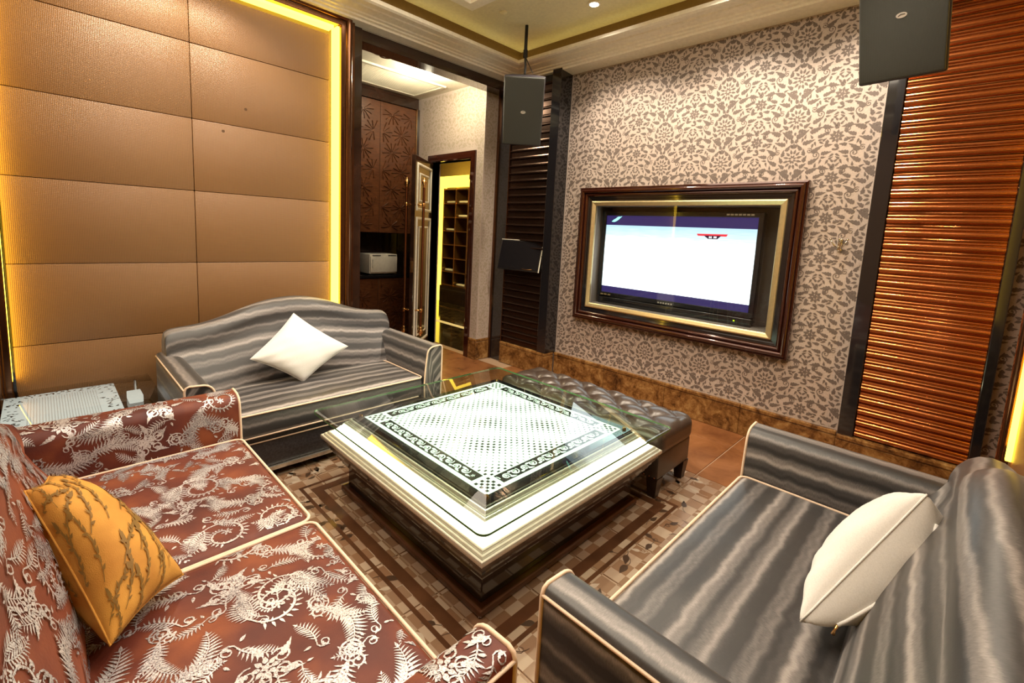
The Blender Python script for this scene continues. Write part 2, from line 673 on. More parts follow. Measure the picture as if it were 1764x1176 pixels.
def sweep_frame(prof, r0, r1, fn, sides='LRBT'):
    """four mitred sides of a rectangle r0=(a0,b0) r1=(a1,b1); prof = [(outward, depth)];
    fn(a,b,depth)->point. Returns {side: MB}"""
    (a0, b0), (a1, b1) = r0, r1
    out = {}
    for s in sides:
        mb = MB()
        A, B = [], []
        for o, d in prof:
            c = {'LB': (a0 - o, b0 - o), 'RB': (a1 + o, b0 - o), 'RT': (a1 + o, b1 + o), 'LT': (a0 - o, b1 + o)}
            p, q = {'B': ('LB', 'RB'), 'R': ('RB', 'RT'), 'T': ('RT', 'LT'), 'L': ('LT', 'LB')}[s]
            A.append(fn(*c[p], d))
            B.append(fn(*c[q], d))
        n = len(prof)
        mb.add(A + B, [(i, i + 1, n + i + 1, n + i) for i in range(n - 1)] + [tuple(range(n))[::-1], tuple(range(n, 2 * n))])
        out[s] = mb
    return out


# ------------------------------------------------------------------ 2-D ornament generator (lists of polygons)


def ribbon(pts, ws):
    out = []
    L, Rr = [], []
    N = len(pts)
    for i in range(N):
        a = pts[max(0, i - 1)]
        b = pts[min(N - 1, i + 1)]
        dx, dy = b[0] - a[0], b[1] - a[1]
        l = math.hypot(dx, dy) or 1
        nx, ny = -dy / l, dx / l
        L.append((pts[i][0] + nx * ws[i], pts[i][1] + ny * ws[i]))
        Rr.append((pts[i][0] - nx * ws[i], pts[i][1] - ny * ws[i]))
    for i in range(N - 1):
        out.append([L[i], Rr[i], Rr[i + 1], L[i + 1]])
    return out


def leaf(x, y, ang, Ln, W, bend=0.0, n=5):
    """teardrop leaf"""
    top, bot = [], []
    for i in range(n + 1):
        t = i / n
        wd = W * math.sin(PI * t ** 0.75) * (1 - 0.25 * t)
        yy = bend * Ln * t * t
        top.append((Ln * t, yy + wd))
        bot.append((Ln * t, yy - wd))
    pts = top + bot[-2:0:-1]
    c, s = math.cos(ang), math.sin(ang)
    return [[(x + c * p - s * q, y + s * p + c * q) for p, q in pts]]


def scroll(x, y, ang, R, w, turns=1.4, hand=1, n=22):
    """spiral tendril starting at (x,y) heading ang, curling in"""
    pts, ws = [], []
    px, py, a = x, y, ang
    for i in range(n + 1):
        t = i / n
        pts.append((px, py))
        ws.append(w * (1 - 0.55 * t) * (0.45 + 0.55 * min(1, t * 5)))
        rad = R * (1 - 0.80 * t)
        step = turns * 2 * PI / n
        ds = rad * step
        a += hand * step
        px += math.cos(a) * ds
        py += math.sin(a) * ds
    out = ribbon(pts, ws)
    e = pts[-1]
    r = w * 1.5
    out.append([(e[0] + r * math.cos(2 * PI * j / 7), e[1] + r * math.sin(2 * PI * j / 7)) for j in range(7)])
    return out, pts


def plume(x, y, ang, Ln, curve, nl, lw, hand=1, both=True):
    """curved feather of leaflets"""
    out, pts = [], []
    px, py, a = x, y, ang
    N = nl
    for i in range(N + 1):
        pts.append((px, py, a))
        a += curve / N
        px += math.cos(a) * Ln / N
        py += math.sin(a) * Ln / N
    out += ribbon([(p[0], p[1]) for p in pts], [lw * 0.22 * (1 - 0.7 * i / N) for i in range(N + 1)])
    for i in range(1, N + 1):
        t = i / N
        sz = lw * (0.55 + 1.1 * math.sin(PI * min(1, t * 0.9 + 0.08)))
        q = pts[i]
        out += leaf(q[0], q[1], q[2] + 0.75, sz * 1.7, sz * 0.19, 0.30)
        if both:
            out += leaf(q[0], q[1], q[2] - 0.75, sz * 1.5, sz * 0.18, -0.30)
    q = pts[-1]
    out += leaf(q[0], q[1], q[2], lw * 1.4, lw * 0.3)
    return out


def rosette(x, y, r, n=6, ph=0.0):
    out = [[(x + r * 0.26 * math.cos(2 * PI * j / 8), y + r * 0.26 * math.sin(2 * PI * j / 8)) for j in range(8)]]
    for j in range(n):
        a = ph + 2 * PI * j / n
        out += leaf(x + r * 0.34 * math.cos(a), y + r * 0.34 * math.sin(a), a, r * 0.66, r * 0.22)
    return out


def mirror(polys, cx=0.0):
    return polys + [[(2 * cx - a, b) for a, b in p][::-1] for p in polys]


def place(polys, x, y, ang=0.0, s=1.0, flip=False):
    c, sn = math.cos(ang) * s, math.sin(ang) * s
    f = -1 if flip else 1
    return [[(x + c * a * f - sn * b, y + sn * a * f + c * b) for a, b in p] for p in polys]


def acanthus(x, y, ang, Ln, W, bend=0.0, lobes=4):
    """lobed, curling leaf as a strip of quads"""
    n = lobes * 3
    top, bot = [], []
    for i in range(n + 1):
        t = i / n
        env = math.sin(PI * min(1, 0.06 + 0.94 * t) ** 0.8) * (1 - 0.2 * t)
        wd = W * env * (0.88 + 0.50 * abs(math.sin(PI * lobes * t)))
        cx = Ln * (t - 0.25 * abs(bend) * t * t)
        cy = bend * Ln * t * t
        sx = 0.5 * wd
        top.append((cx - sx, cy + wd))
        bot.append((cx - sx, cy - wd))
    c, s = math.cos(ang), math.sin(ang)
    T = [(x + c * p - s * q, y + s * p + c * q) for p, q in top]
    B = [(x + c * p - s * q, y + s * p + c * q) for p, q in bot]
    return [[T[i], B[i], B[i + 1], T[i + 1]] for i in range(n)]


def damask_cell(wd, ht):
    """one mirrored damask repeat centred at 0,0: feathered medallion, leaf wreath, side flowers"""
    half = []
    for k in range(6):                       # outer petals of the medallion
        a = -PI / 2 + PI * (k + 0.5) / 6
        half += leaf(0.026 * math.cos(a), 0.036 * math.sin(a), a, 0.034, 0.0088)
    for k in range(4):
        a = -PI / 2 + PI * (k + 0.5) / 4
        half += leaf(0.006 * math.cos(a), 0.010 * math.sin(a), a, 0.023, 0.0062)
    for k in range(6):                       # wreath of lobed leaves
        a = -1.25 + 2.6 * k / 5
        half += acanthus(0.066 * math.cos(a), 0.082 * math.sin(a), a + 0.95, 0.046, 0.0115, 0.35, 3)
    half += acanthus(0.012, -0.118, 0.25, 0.088, 0.0165, 0.30, 5)
    half += acanthus(0.095, -0.098, 0.75, 0.080, 0.0150, -0.30, 5)
    half += acanthus(0.100, -0.030, 0.15, 0.070, 0.0135, 0.35, 4)
    half += acanthus(0.118, 0.035, 1.10, 0.075, 0.0140, -0.40, 4)
    half += acanthus(0.055, 0.105, -0.10, 0.075, 0.0135, 0.35, 4)
    half += acanthus(0.008, 0.112, 0.95, 0.040, 0.0100, 0.2, 3)
    half += acanthus(0.165, -0.060, -0.55, 0.065, 0.0130, 0.30, 4)
    half += acanthus(0.170, 0.028, -0.15, 0.060, 0.0120, 0.30, 4)
    half += acanthus(0.140, -0.128, 0.1, 0.060, 0.0110, 0.25, 4)
    half += acanthus(0.185, 0.075, 0.5, 0.045, 0.0100, -0.3, 3)
    half += scroll(0.150, 0.000, 0.3, 0.022, 0.0036, 1.3, 1, 12)[0]
    half += scroll(0.085, 0.066, 0.9, 0.018, 0.0034, 1.3, -1, 12)[0]
    half += scroll(0.205, -0.100, 0.9, 0.018, 0.0034, 1.3, 1, 12)[0]
    rf = random.Random(5)
    sx, sz = wd / 2, ht / 2
    occ = [q for p in half for q in p] + [(sx + 0.06 * math.cos(a_), sz * s_ + 0.06 * math.sin(a_)) for a_ in (0, 1, 2, 3, 4, 5) for s_ in (-1, 1)]
    for _ in range(700):
        x, y = rf.uniform(0.012, sx - 0.005), rf.uniform(-sz, sz)
        if x * x / 0.0049 + y * y / 0.0064 < 1 or math.hypot(x - sx, y - sz) < 0.055 or math.hypot(x - sx, y + sz) < 0.055:
            continue
        if min(abs(x - a_) + abs(y - b_) for a_, b_ in occ) < 0.0165:
            continue
        an = rf.uniform(0, 2 * PI)
        nl = acanthus(x - 0.012 * math.cos(an), y - 0.012 * math.sin(an), an, 0.030, 0.0066, rf.choice((-0.45, 0.45)), 3)
        half += nl
        occ += [q for p in nl for q in p]
    full = mirror(half)
    full += leaf(0, 0.080, PI / 2, 0.034, 0.008)
    full += leaf(0, -0.084, -PI / 2, 0.026, 0.008)
    # secondary flower between the columns
    fl = rosette(0, 0, 0.044, 9) + rosette(0, 0, 0.022, 5)
    for a in (0.5, 1.57, 2.64, -0.5, -1.57, -2.64):
        fl += acanthus(0.050 * math.cos(a), 0.050 * math.sin(a), a + 0.3, 0.040, 0.0100, 0.3, 3)
    full += place(fl, sx, sz)
    return full


def clip_ok(poly, x0, x1, z0, z1, holes=()):
    xs = [p[0] for p in poly]
    zs = [p[1] for p in poly]
    if min(xs) < x0 or max(xs) > x1 or min(zs) < z0 or max(zs) > z1:
        return False
    for (a, b, c, d) in holes:
        if max(xs) > a and min(xs) < b and max(zs) > c and min(zs) < d:
            return False
    return True


def damask(x0, x1, z0, z1, holes=(), wd=0.49, ht=0.267, ox=0.0, oz=0.0):
    cell = damask_cell(wd, ht)
    out = []
    x = ox + wd * math.floor((x0 - ox) / wd - 1)
    while x < x1 + wd:
        z = oz + ht * math.floor((z0 - oz) / ht - 1)
        while z < z1 + ht:
            out += [p for p in place(cell, x, z) if clip_ok(p, x0, x1, z0, z1, holes)]
            z += ht
        x += wd
    return out

# ================================================================== STRUCTURE
# ---- floor: grout bed with every tile laid on it
flo = MB().box(-5.6, XR + 0.1, YB - 0.1, YF + 0.2, -0.08, -0.004).build('floor', 'grout')
tag(flo, 'brown tiled floor with a leaf-printed mosaic field around the coffee table', 'floor', kind='structure')
G = 0.004
TX0, TY0, TS = -1.054, 3.408, 0.59
MX0, MX1, MY0, MY1 = TX0 - 3 * TS, TX0 + TS, TY0 - 5 * TS, TY0 - TS     # mosaic field


def tile(x0, x1, y0, y1, mat):
    if x1 - x0 < 0.03 or y1 - y0 < 0.03:
        return
    mb = MB()
    b = 0.003
    z = 0.0
    vs = [(x0, y0, -0.006), (x1, y0, -0.006), (x1, y1, -0.006), (x0, y1, -0.006),
          (x0 + b, y0 + b, z), (x1 - b, y0 + b, z), (x1 - b, y1 - b, z), (x0 + b, y1 - b, z)]
    mb.add(vs, [(4, 5, 6, 7), (0, 1, 5, 4), (1, 2, 6, 5), (2, 3, 7, 6), (3, 0, 4, 7)])
    return mb.build('floor_tile', mat, flo)


for i in range(-8, 4):
    for j in range(-1, 8):
        x0, x1 = TX0 + (i - 1) * TS, TX0 + i * TS
        y1, y0 = TY0 - (j - 1) * TS, TY0 - j * TS
        if x0 < MX1 - 0.01 and x1 > MX0 + 0.01 and y0 < MY1 - 0.01 and y1 > MY0 + 0.01:
            continue
        cx0, cx1 = max(x0, -5.5), min(x1, XR)
        cy0, cy1 = max(y0, YB), min(y1, YF)
        if cx1 <= cx0 or cy1 <= cy0:
            continue
        if cx0 < -3.9 and cy0 > 3.4:
            continue
        tile(cx0 + G / 2, cx1 - G / 2, cy0 + G / 2, cy1 - G / 2, 'tile_brown')
ms = TS / 2
nx = int(round((MX1 - MX0) / ms))
ny = int(round((MY1 - MY0) / ms))
for i in range(nx):
    for j in range(ny):
        tile(MX0 + i * ms + 0.001, MX0 + (i + 1) * ms - 0.001, MY0 + j * ms + 0.001, MY0 + (j + 1) * ms - 0.001, 'tile_mosaic')
# leaf and tendril print over the mosaic field
TCX, TCY = -1.71, 1.655          # coffee-table centre
rl = random.Random(3)
mbA, mbB = MB(), MB()
for k in range(620):
    x, y = rl.uniform(MX0 + 0.05, MX1 - 0.05), rl.uniform(MY0 + 0.05, MY1 - 0.05)
    if abs(x - TCX) < 0.66 and abs(y - TCY) < 0.66:
        continue
    mb = mbA if rl.random() < 0.6 else mbB
    a = rl.uniform(0, 2 * PI)
    L = rl.uniform(0.042, 0.075)
    polys = leaf(x, y, a, L, L * 0.26, 0.2)
    polys += ribbon([(x - math.cos(a + 0.5 * t) * 0.05 * t, y - math.sin(a + 0.5 * t) * 0.05 * t) for t in (0, 0.25, 0.5, 0.75, 1)], [0.0013] * 5)
    if rl.random() < 0.35:
        s_, _ = scroll(x, y, a + 2, 0.016, 0.0016, 1.1, 1, 10)
        polys += s_
    polys = [p for p in polys if clip_ok(p, MX0, MX1, MY0, MY1)]
    mb.poly2d(polys, lambda u, v: (u, v, 0.0006), V((0, 0, 1)))
o = mbA.build('leaf_print', 'tile_leaf', flo)
o['kind'] = 'stuff'
o = mbB.build('leaf_print_pale', 'tile_leaf_pale', flo)
o['kind'] = 'stuff'
# dark inlay strips running round the table
for (h0, h1) in ((0.640, 0.690), (0.720, 0.738)):
    for s, mb in sweep_frame([(h0, 0.0), (h0, 0.0015), (h1, 0.0015), (h1, 0.0)], (TCX, TCY), (TCX, TCY), lambda a, b, d: (a, b, d)).items():
        mb.build('inlay_strip', 'border_tile', flo)

# ---- TV wall with a niche for the television
NX0, NX1, NZ0, NZ1 = -2.575, -1.005, 0.81, 1.735
mb = MB()
mb.box(-3.95, NX0, YF, YF + 0.30, 0, 3.4).box(NX1, XR + 0.1, YF, YF + 0.30, 0, 3.4)
mb.box(NX0, NX1, YF, YF + 0.30, 0, NZ0).box(NX0, NX1, YF, YF + 0.30, NZ1, 3.4)
mb.box(NX0, NX1, YF + 0.26, YF + 0.30, NZ0, NZ1)
wf = mb.build('wall_front', 'wall_ground')
tag(wf, 'wall papered in dark damask flowers on a pale ground, behind the television', 'wall', kind='structure')
nl = MB().box(NX0, NX1, YF + 0.255, YF + 0.2599, NZ0, NZ1).box(NX0, NX0 + 0.004, YF + 0.01, YF + 0.255, NZ0, NZ1)\
    .box(NX1 - 0.004, NX1, YF + 0.01, YF + 0.255, NZ0, NZ1).box(NX0, NX1, YF + 0.01, YF + 0.255, NZ0, NZ0 + 0.004).box(NX0, NX1, YF + 0.01, YF + 0.255, NZ1 - 0.004, NZ1)
nl.build('niche_lining', 'niche_lining', wf)
polys = damask(-2.955, -0.495, 0.24, 2.985, holes=[(-2.7, -0.9, 0.72, 1.83)], ox=-0.975, oz=2.317)
polys += damask(0.175, 0.245, 0.24, 2.985, ox=-0.975, oz=2.317)
dm = MB().poly2d(polys, lambda a, b: (a, YF - 0.0006, b), V((0, -1, 0))).build('damask_print', 'wall_motif', wf)
dm['kind'] = 'stuff'

# ---- marble baseboards
def marble_base(name, label, pieces):
    r = thing(name, label, 'baseboard', kind='structure')
    for (x0, x1, y0, y1) in pieces:
        r_ = MB().bbox(x0, x1, y0, y1, 0.0, 0.205, 0.004, 1).build('marble_slab', 'marble_brown', r)
        MB().bbox(x0 - 0.0, x1 + 0.0, y0 - 0.004, y1, 0.207, 0.236, 0.006, 2).build('marble_cap', 'marble_brown', r)
    return r


bf = [(-2.955 + i * 0.615, min(-2.955 + (i + 1) * 0.615, -0.495) - 0.002, YF - 0.032, YF - 0.001) for i in range(4)]
marble_base('baseboard_front', 'mottled brown marble baseboard below the television', bf)
marble_base('baseboard_corner', 'tall mottled marble base block under the dark slat column',
            [(-3.625, -2.995, 3.548, 3.58), (-2.993, -2.962, 3.549, YF - 0.034)])
marble_base('baseboard_pillar', 'marble base strip under the copper slat column', [(-0.49, 0.245, 3.640, YF - 0.001)])

# ---- wall pier and the alcove shell
pier = MB().box(-3.96, -3.835, 3.385, 3.66, 0, 3.02).build('wall_pier', 'wall_ground')
tag(pier, 'narrow papered pier between the doorway and the black post', 'wall', kind='structure')
marble_base('baseboard_pier', 'short marble baseboard round the foot of the papered pier', [(-3.955, -3.815, 3.365, 3.385), (-3.835, -3.815, 3.386, 3.56)])
da = MB()
OX0, OX1, OZ = -4.755, -4.040, 2.225
da.box(-5.45, OX0, 3.385, 3.50, 0, 3.02).box(OX1, -3.961, 3.385, 3.50, 0, 3.02).box(OX0, OX1, 3.385, 3.50, OZ, 3.02)
dw = da.build('wall_doorway', 'wall_ground')
tag(dw, 'pale papered alcove wall around the open doorway', 'wall', kind='structure')
pp = damask(-5.0, -3.84, 0.24, 2.99, holes=[(OX0 - 0.1, OX1 + 0.09, 0, OZ + 0.12)], oz=0.1)
o = MB().poly2d(pp, lambda a, b: (a, 3.3843, b), V((0, -1, 0))).build('damask_print', 'wall_motif_pale', dw)
o['kind'] = 'stuff'
pp = damask(3.39, 3.56, 0.24, 2.9, oz=0.1)
o = MB().poly2d(pp, lambda a, b: (-3.8343, a, b), V((1, 0, 0))).build('damask_print', 'wall_motif_pale', pier)
o['kind'] = 'stuff'
ab = MB().box(-5.55, -5.45, 1.2, 3.5, 0, 3.02).box(-5.45, -3.85, 1.15, 1.25, 0, 3.02).build('wall_alcove', 'dark_wood')
tag(ab, 'dark back wall of the alcove behind the carved cabinets', 'wall', kind='structure')
ac = MB().box(-5.55, -3.842, 1.15, 3.5, 3.0, 3.08).build('ceiling_alcove', 'white_plaster')
tag(ac, 'flat cream alcove ceiling with an air grille', 'ceiling', kind='structure')

# ---- header beam and posts of the alcove opening
hb = thing('trim_1', 'glossy dark wood header beam and posts framing the alcove opening', 'opening frame', kind='structure')
MB().bbox(-3.84, -3.673, 1.892, 3.63, 2.895, 3.04, 0.004).build('header_beam', 'dark_wood', hb)
MB().bbox(-3.676, -3.655, 1.892, 3.56, 2.985, 3.03, 0.004).build('header_fillet', 'dark_wood', hb)
MB().bbox(-3.84, -3.655, 1.815, 1.89, 0, 3.04, 0.005).build('opening_post', 'dark_wood', hb)
MB().bbox(-3.833, -3.632, 3.577, 3.66, 0, 3.02, 0.005).build('opening_post', 'black_gloss', hb)
MB().bbox(-3.832, -3.80, 3.562, 3.578, 0.0, 2.9, 0.002).build('post_bead', 'bronze_frame', hb)

# ---- left wall: backlit fabric panels
wl = MB().box(-3.86, -3.745, YB - 0.1, 1.81, 0, 3.2).build('wall_left', 'dark_wood')
tag(wl, 'wall of dimpled gold-brown fabric panels with yellow light glowing round the edge', 'wall', kind='structure')
zs = [0.0, 0.2175, 0.68, 1.138, 1.61, 2.067, 2.53, 2.865]
ys = [-0.138, 0.73, 1.632]
for i in range(len(zs) - 1):
    for j in range(2):
        pn = MB().bbox(-3.742, XL + random.uniform(-0.0008, 0.0008), ys[j] + 0.0012, ys[j + 1] - 0.0012, zs[i] + 0.0012, zs[i + 1] - 0.0012, 0.004, 2)
        p = pn.build('fabric_panel', 'gold_fabric', wl, True, 40)
        if j == 1 and i == 4:
            MB().lathe([(0.010, 0), (0.008, 0.0006)], (XL - 0.0002, 0.905, 2.02), 10, 'X').build('stain', 'dot_stain', p)
        if j == 1 and i == 5:
            MB().lathe([(0.010, 0), (0.008, 0.0006)], (XL - 0.0002, 1.045, 2.19), 10, 'X').build('stain', 'dot_stain', p)
for nm, bx in (('light_strip', (-3.742, -3.640, 1.676, 1.694, 0.02, 2.93)), ('light_strip', (-3.672, -3.624, -0.1479, -0.1474, 0.50, 2.93)),
               ('light_strip', (-3.742, -3.652, -0.11, 1.655, 2.912, 2.932))):
    MB().box(*bx).build(nm, 'led_yellow', wl)


def half_round(d0, w0, h, n=7):
    return [(d0 + w0 * (0.5 - 0.5 * math.cos(PI * i / n)), h * math.sin(PI * i / n)) for i in range(n + 1)]


def panel_frame(name, label, fn, r0, r1, sides):
    t = thing(name, label, 'frame', kind='structure')
    prof = [(0.0, -0.11), (0.0, 0.012), (0.004, 0.016), (0.026, 0.016), (0.030, 0.02)] + \
        [(o, 0.02 + d) for o, d in half_round(0.032, 0.052, 0.03)] + [(0.088, 0.016), (0.108, 0.016), (0.112, 0.0), (0.112, -0.11)]
    for s, mb in sweep_frame(prof, r0, r1, fn, sides).items():
        mb.build('frame_rail' if s in 'TB' else 'frame_stile', 'bronze_frame', t, True, 35)
    return t


panel_frame('trim_2', 'bronze half-round moulding framing the glowing fabric panel wall',
            lambda a, b, d: (-3.635 + d, a, b), (-0.148, -0.02), (1.700, 2.94), 'LRT')

# ---- rear and right walls (mostly behind the camera)
wr = MB().box(XL - 0.2, XR + 0.1, YB - 0.1, YB, 0, 3.4).build('wall_rear', 'gold_fabric')
tag(wr, 'gold-brown fabric wall behind the red sofa', 'wall', kind='structure')
wx = MB().box(XR, XR + 0.1, YB, YF, 0, 3.4).build('wall_right', 'gold_fabric')
tag(wx, 'gold-brown fabric wall behind the grey sofa beside the copper slats', 'wall', kind='structure')
MB().box(XR - 0.022, XR - 0.002, 3.08, 3.11, 0.52, 2.9).build('light_strip', 'led_yellow', wx)
MB().box(XR - 0.03, XR - 0.002, -0.10, -0.07, 0.50, 2.9).build('light_strip', 'led_yellow', wx)
panel_frame('trim_3', 'bronze moulding framing the glowing panel beside the copper slat column',
            lambda a, b, d: (XR - 0.012 - d * 0.6, a, b), (-0.10, 0.46), (3.23, 2.94), 'LRT')

# ---- ceiling: soffit, crown moulding, tray
mb = MB()
D1 = 0.25
CX0, CX1, CY0, CY1 = -3.72, XR, YB, YF
tx0, tx1, ty0, ty1 = CX0 + D1 + 0.03, CX1 - D1, CY0 + D1, CY1 - D1
FX0, FX1, FY0, FY1 = -3.02, -0.25, 0.10, 2.46        # central moulded opening
mb.box(tx0, FX0, ty0, ty1, ZT, ZT + 0.05).box(FX1, tx1, ty0, ty1, ZT, ZT + 0.05)
mb.box(FX0, FX1, ty0, FY0, ZT, ZT + 0.05).box(FX0, FX1, FY1, ty1, ZT, ZT + 0.05)
mb.box(FX0 - 0.05, FX1 + 0.05, FY0 - 0.05, FY1 + 0.05, ZT + 0.14, ZT + 0.18)
mb.box(FX0 - 0.04, FX0, FY0, FY1, ZT + 0.05, ZT + 0.14).box(FX1, FX1 + 0.04, FY0, FY1, ZT + 0.05, ZT + 0.14)
mb.box(FX0, FX1, FY0 - 0.04, FY0, ZT + 0.05, ZT + 0.14).box(FX0, FX1, FY1, FY1 + 0.04, ZT + 0.05, ZT + 0.14)
ce = mb.build('ceiling', 'tray_paint')
tag(ce, 'olive-cream tray ceiling with an added yellow glow strip on its crown', 'ceiling', kind='structure')
for (x0, x1, y0, y1) in ((CX0 - 0.1, tx0, CY0, CY1 + 0.1), (tx1, CX1, CY0, CY1 + 0.1), (tx0, tx1, CY0, ty0), (tx0, tx1, ty1, CY1 + 0.1)):
    MB().box(x0, x1, y0, y1, 3.085, ZT + 0.05).build('tray_side', 'tray_tan', ce)
cprof = [(-0.0, 2.99), (-0.012, 2.982), (-0.165, 2.992), (-0.170, 3.006), (-0.195, 3.010), (-0.200, 3.020), (-0.225, 3.024), (-0.230, 3.034),
         (-0.300, 3.044), (-0.306, 3.052), (-0.362, 3.056), (-0.372, 3.050), (-0.390, 3.060), (-0.390, 3.088), (-0.0, 3.088)]
t = thing('trim_4', 'cream stepped crown moulding running round the tray ceiling', 'crown moulding', kind='structure')
for s, mb in sweep_frame(cprof, (CX0, CY0), (CX1, CY1), lambda a, b, d: (a, b, d)).items():
    mb.build('crown_length', 'crown_white', t)
t = thing('trim_5', 'white stepped square moulding on the tray ceiling', 'ceiling moulding', kind='structure')
for s, mb in sweep_frame([(0.0, ZT + 0.01), (0.0, ZT - 0.025), (0.03, ZT - 0.025), (0.035, ZT - 0.018), (0.07, ZT - 0.018), (0.075, ZT - 0.01), (0.11, ZT - 0.01), (0.12, ZT + 0.002)],
                         (FX0, FY0), (FX1, FY1), lambda a, b, d: (a, b, d)).items():
    mb.build('moulding_length', 'crown_white', t)
# glow strip added on top of the crown to tint the ceiling yellow
for (x0, x1, y0, y1) in ((tx0 + 0.01, tx1 - 0.01, ty1 - 0.03, ty1 - 0.015), (tx0 + 0.015, tx0 + 0.03, ty0 + 0.03, ty1 - 0.03)):
    MB().box(x0, x1, y0, y1, 3.089, 3.10).build('cove_fill_strip', 'cove_fill_glow', ce)

# ---- downlights, one fixture each
for i, (x, y, p) in enumerate(DOWNLIGHTS):
    lab = ('round ceiling downlight beside the corner loudspeaker pole', 'round ceiling downlight above the middle of the television', 'round ceiling downlight beside the loudspeaker at the copper slats',
           'round ceiling downlight above the gold fabric panels', 'round ceiling downlight above the maroon sofa', 'round ceiling downlight above the maroon sofa',
           'round ceiling downlight above the loveseat arm next to the maroon sofa', 'round ceiling downlight above the loveseat arm next to the copper slats')[i]
    t = thing('downlight', lab, 'ceiling light', (x, y, ZT), group='round downlights in the tray ceiling')
    MB().lathe([(0.048, 0.0), (0.048, -0.008), (0.036, -0.012), (0.034, -0.002), (0.034, 0.0)], (0, 0, 0), 20).build('ring', 'crown_white', t, True, 40)
    MB().lathe([(0.033, -0.002), (0.030, -0.004)], (0, 0, 0), 16).build('lens', 'lamp_white', t)
t = thing('alcove_downlight', 'bright round downlight in the alcove ceiling', 'ceiling light', (ALCOVE_LAMPS[0][0], ALCOVE_LAMPS[0][1], 3.0))
MB().lathe([(0.06, 0.0), (0.06, -0.010), (0.045, -0.014), (0.042, -0.002), (0.042, 0.0)], (0, 0, 0), 20).build('ring', 'crown_white', t, True, 40)
MB().lathe([(0.044, -0.004), (0.040, -0.016), (0.02, -0.022)], (0, 0, 0), 16).build('lens', 'lamp_white', t)
t = thing('ceiling_vent', 'small dark-rimmed round vent in the alcove ceiling', 'vent', (-4.07, 2.335, 3.0))
MB().lathe([(0.055, 0), (0.055, -0.012), (0.042, -0.014), (0.040, -0.004), (0.04, 0)], (0, 0, 0), 20).build('rim', 'bronze_frame', t, True, 40)
MB().lathe([(0.039, -0.003), (0.03, -0.008)], (0, 0, 0), 16).build('disc', 'white_plaster', t)
t = thing('air_grille', 'long cream slatted air grille in the alcove ceiling', 'air grille', (-4.62, 2.55, 3.0))
gx0, gx1, gy0, gy1 = -0.30, 0.24, -0.75, 0.66
for s, mb in sweep_frame([(0.0, -0.002), (0.0, -0.016), (0.03, -0.016), (0.034, 0.0)], (gx0, gy0), (gx1, gy1), lambda a, b, d: (a, b, d)).items():
    mb.build('grille_frame', 'white_plaster', t)
sl = None
for k in range(22):
    x = gx0 + 0.012 + k * (gx1 - gx0 - 0.02) / 22
    if sl is None:
        sl = MB().add([(0, gy0, -0.004), (0.016, gy0, -0.012), (0.016, gy1, -0.012), (0, gy1, -0.004), (0, gy0, -0.001), (0, gy1, -0.001), (0.016, gy0, -0.009), (0.016, gy1, -0.009)],
                      [(0, 3, 2, 1), (4, 6, 7, 5), (1, 2, 7, 6), (0, 4, 5, 3)]).build('grille_slat', 'white_plaster', t)
        sl.location = (x, 0, 0)
    else:
        share(sl, 'grille_slat', t, (x, 0, 0))
t = tag(MB().lathe([(0.032, 0), (0.032, -0.006), (0.01, -0.02), (0.006, -0.02)], (-2.96, 2.76, ZT), 14).build('sprinkler_plate', 'tray_paint'),
        'small round cover plate on the tray ceiling', 'ceiling plate')

# ---- slat columns
P = 0.0768


def slat_mesh(L, style):
    if style == 'beads':
        prof = [(0.0, 0.002)] + [(z, 0.004 + d) for z, d in half_round(0.004, 0.034, 0.018, 6)] + [(0.040, 0.004)] + \
            [(z, 0.004 + d) for z, d in half_round(0.041, 0.013, 0.009, 4)] + [(0.0555, 0.003)] + \
            [(z, 0.003 + d) for z, d in half_round(0.057, 0.016, 0.008, 4)] + [(P - 0.001, 0.001)]
    else:
        prof = [(0.0, 0.004), (0.046, 0.006), (0.048, 0.016)] + [(z, 0.014 + d) for z, d in half_round(0.049, 0.016, 0.010, 5)] + [(0.067, 0.006), (P - 0.001, 0.004)]
    n = len(prof)
    A = [(0, -d, z) for z, d in prof]
    B = [(L, -d, z) for z, d in prof]
    back = [(0, 0.01, 0), (0, 0.01, P - 0.001), (L, 0.01, 0), (L, 0.01, P - 0.001)]
    mb = MB()
    mb.add(A + B + back, [(i, n + i, n + i + 1, i + 1) for i in range(n - 1)] +
           [tuple(range(n)) + (2 * n + 1, 2 * n), tuple(range(2 * n - 1, n - 1, -1)) + (2 * n + 2, 2 * n + 3)])
    return mb


def slat_column(name, label, x0, x1, y, z0, z1, style, mat, stiles):
    t = thing(name, label, 'slat column', (x0, y, z0))
    n = int((z1 - z0) / P)
    first = None
    for i in range(n):
        if first is None:
            first = slat_mesh(x1 - x0, style).build('slat', mat, t, True, 35)
        else:
            share(first, 'slat', t, (0, 0, i * P))
    for (a0, a1, yy0, yy1, m_) in stiles:
        MB().bbox(a0 - x0, a1 - x0, yy0 - y, yy1 - y, 0, z1 - z0 + 0.02, 0.004).build('side_strip', m_, t)
    MB().box(0, x1 - x0, 0.011, 0.03, 0, z1 - z0).build('backing', 'black_satin', t)
    return t


slat_column('slat_column', 'dark slatted column, its dim copper reflection put into the colour, with thin lit ledges behind the hanging speaker', -3.62, -3.075, 3.585, 0.237, 2.99, 'ledge', 'copper_slat_shaded',
            [(-3.07, -2.962, 3.545, 3.72, 'black_gloss'), (-3.630, -3.622, 3.56, 3.65, 'bronze_frame')])
slat_column('slat_column', 'wide column of copper-brown ribbed slats beside the papered television wall', -0.400, 0.128, 3.690, 0.237, 2.99, 'beads', 'copper_slat',
            [(-0.489, -0.404, 3.655, 3.72, 'black_gloss'), (0.130, 0.176, 3.655, 3.72, 'black_gloss')])

# ================================================================== FURNITURE
SW = 0.0055     # piping radius


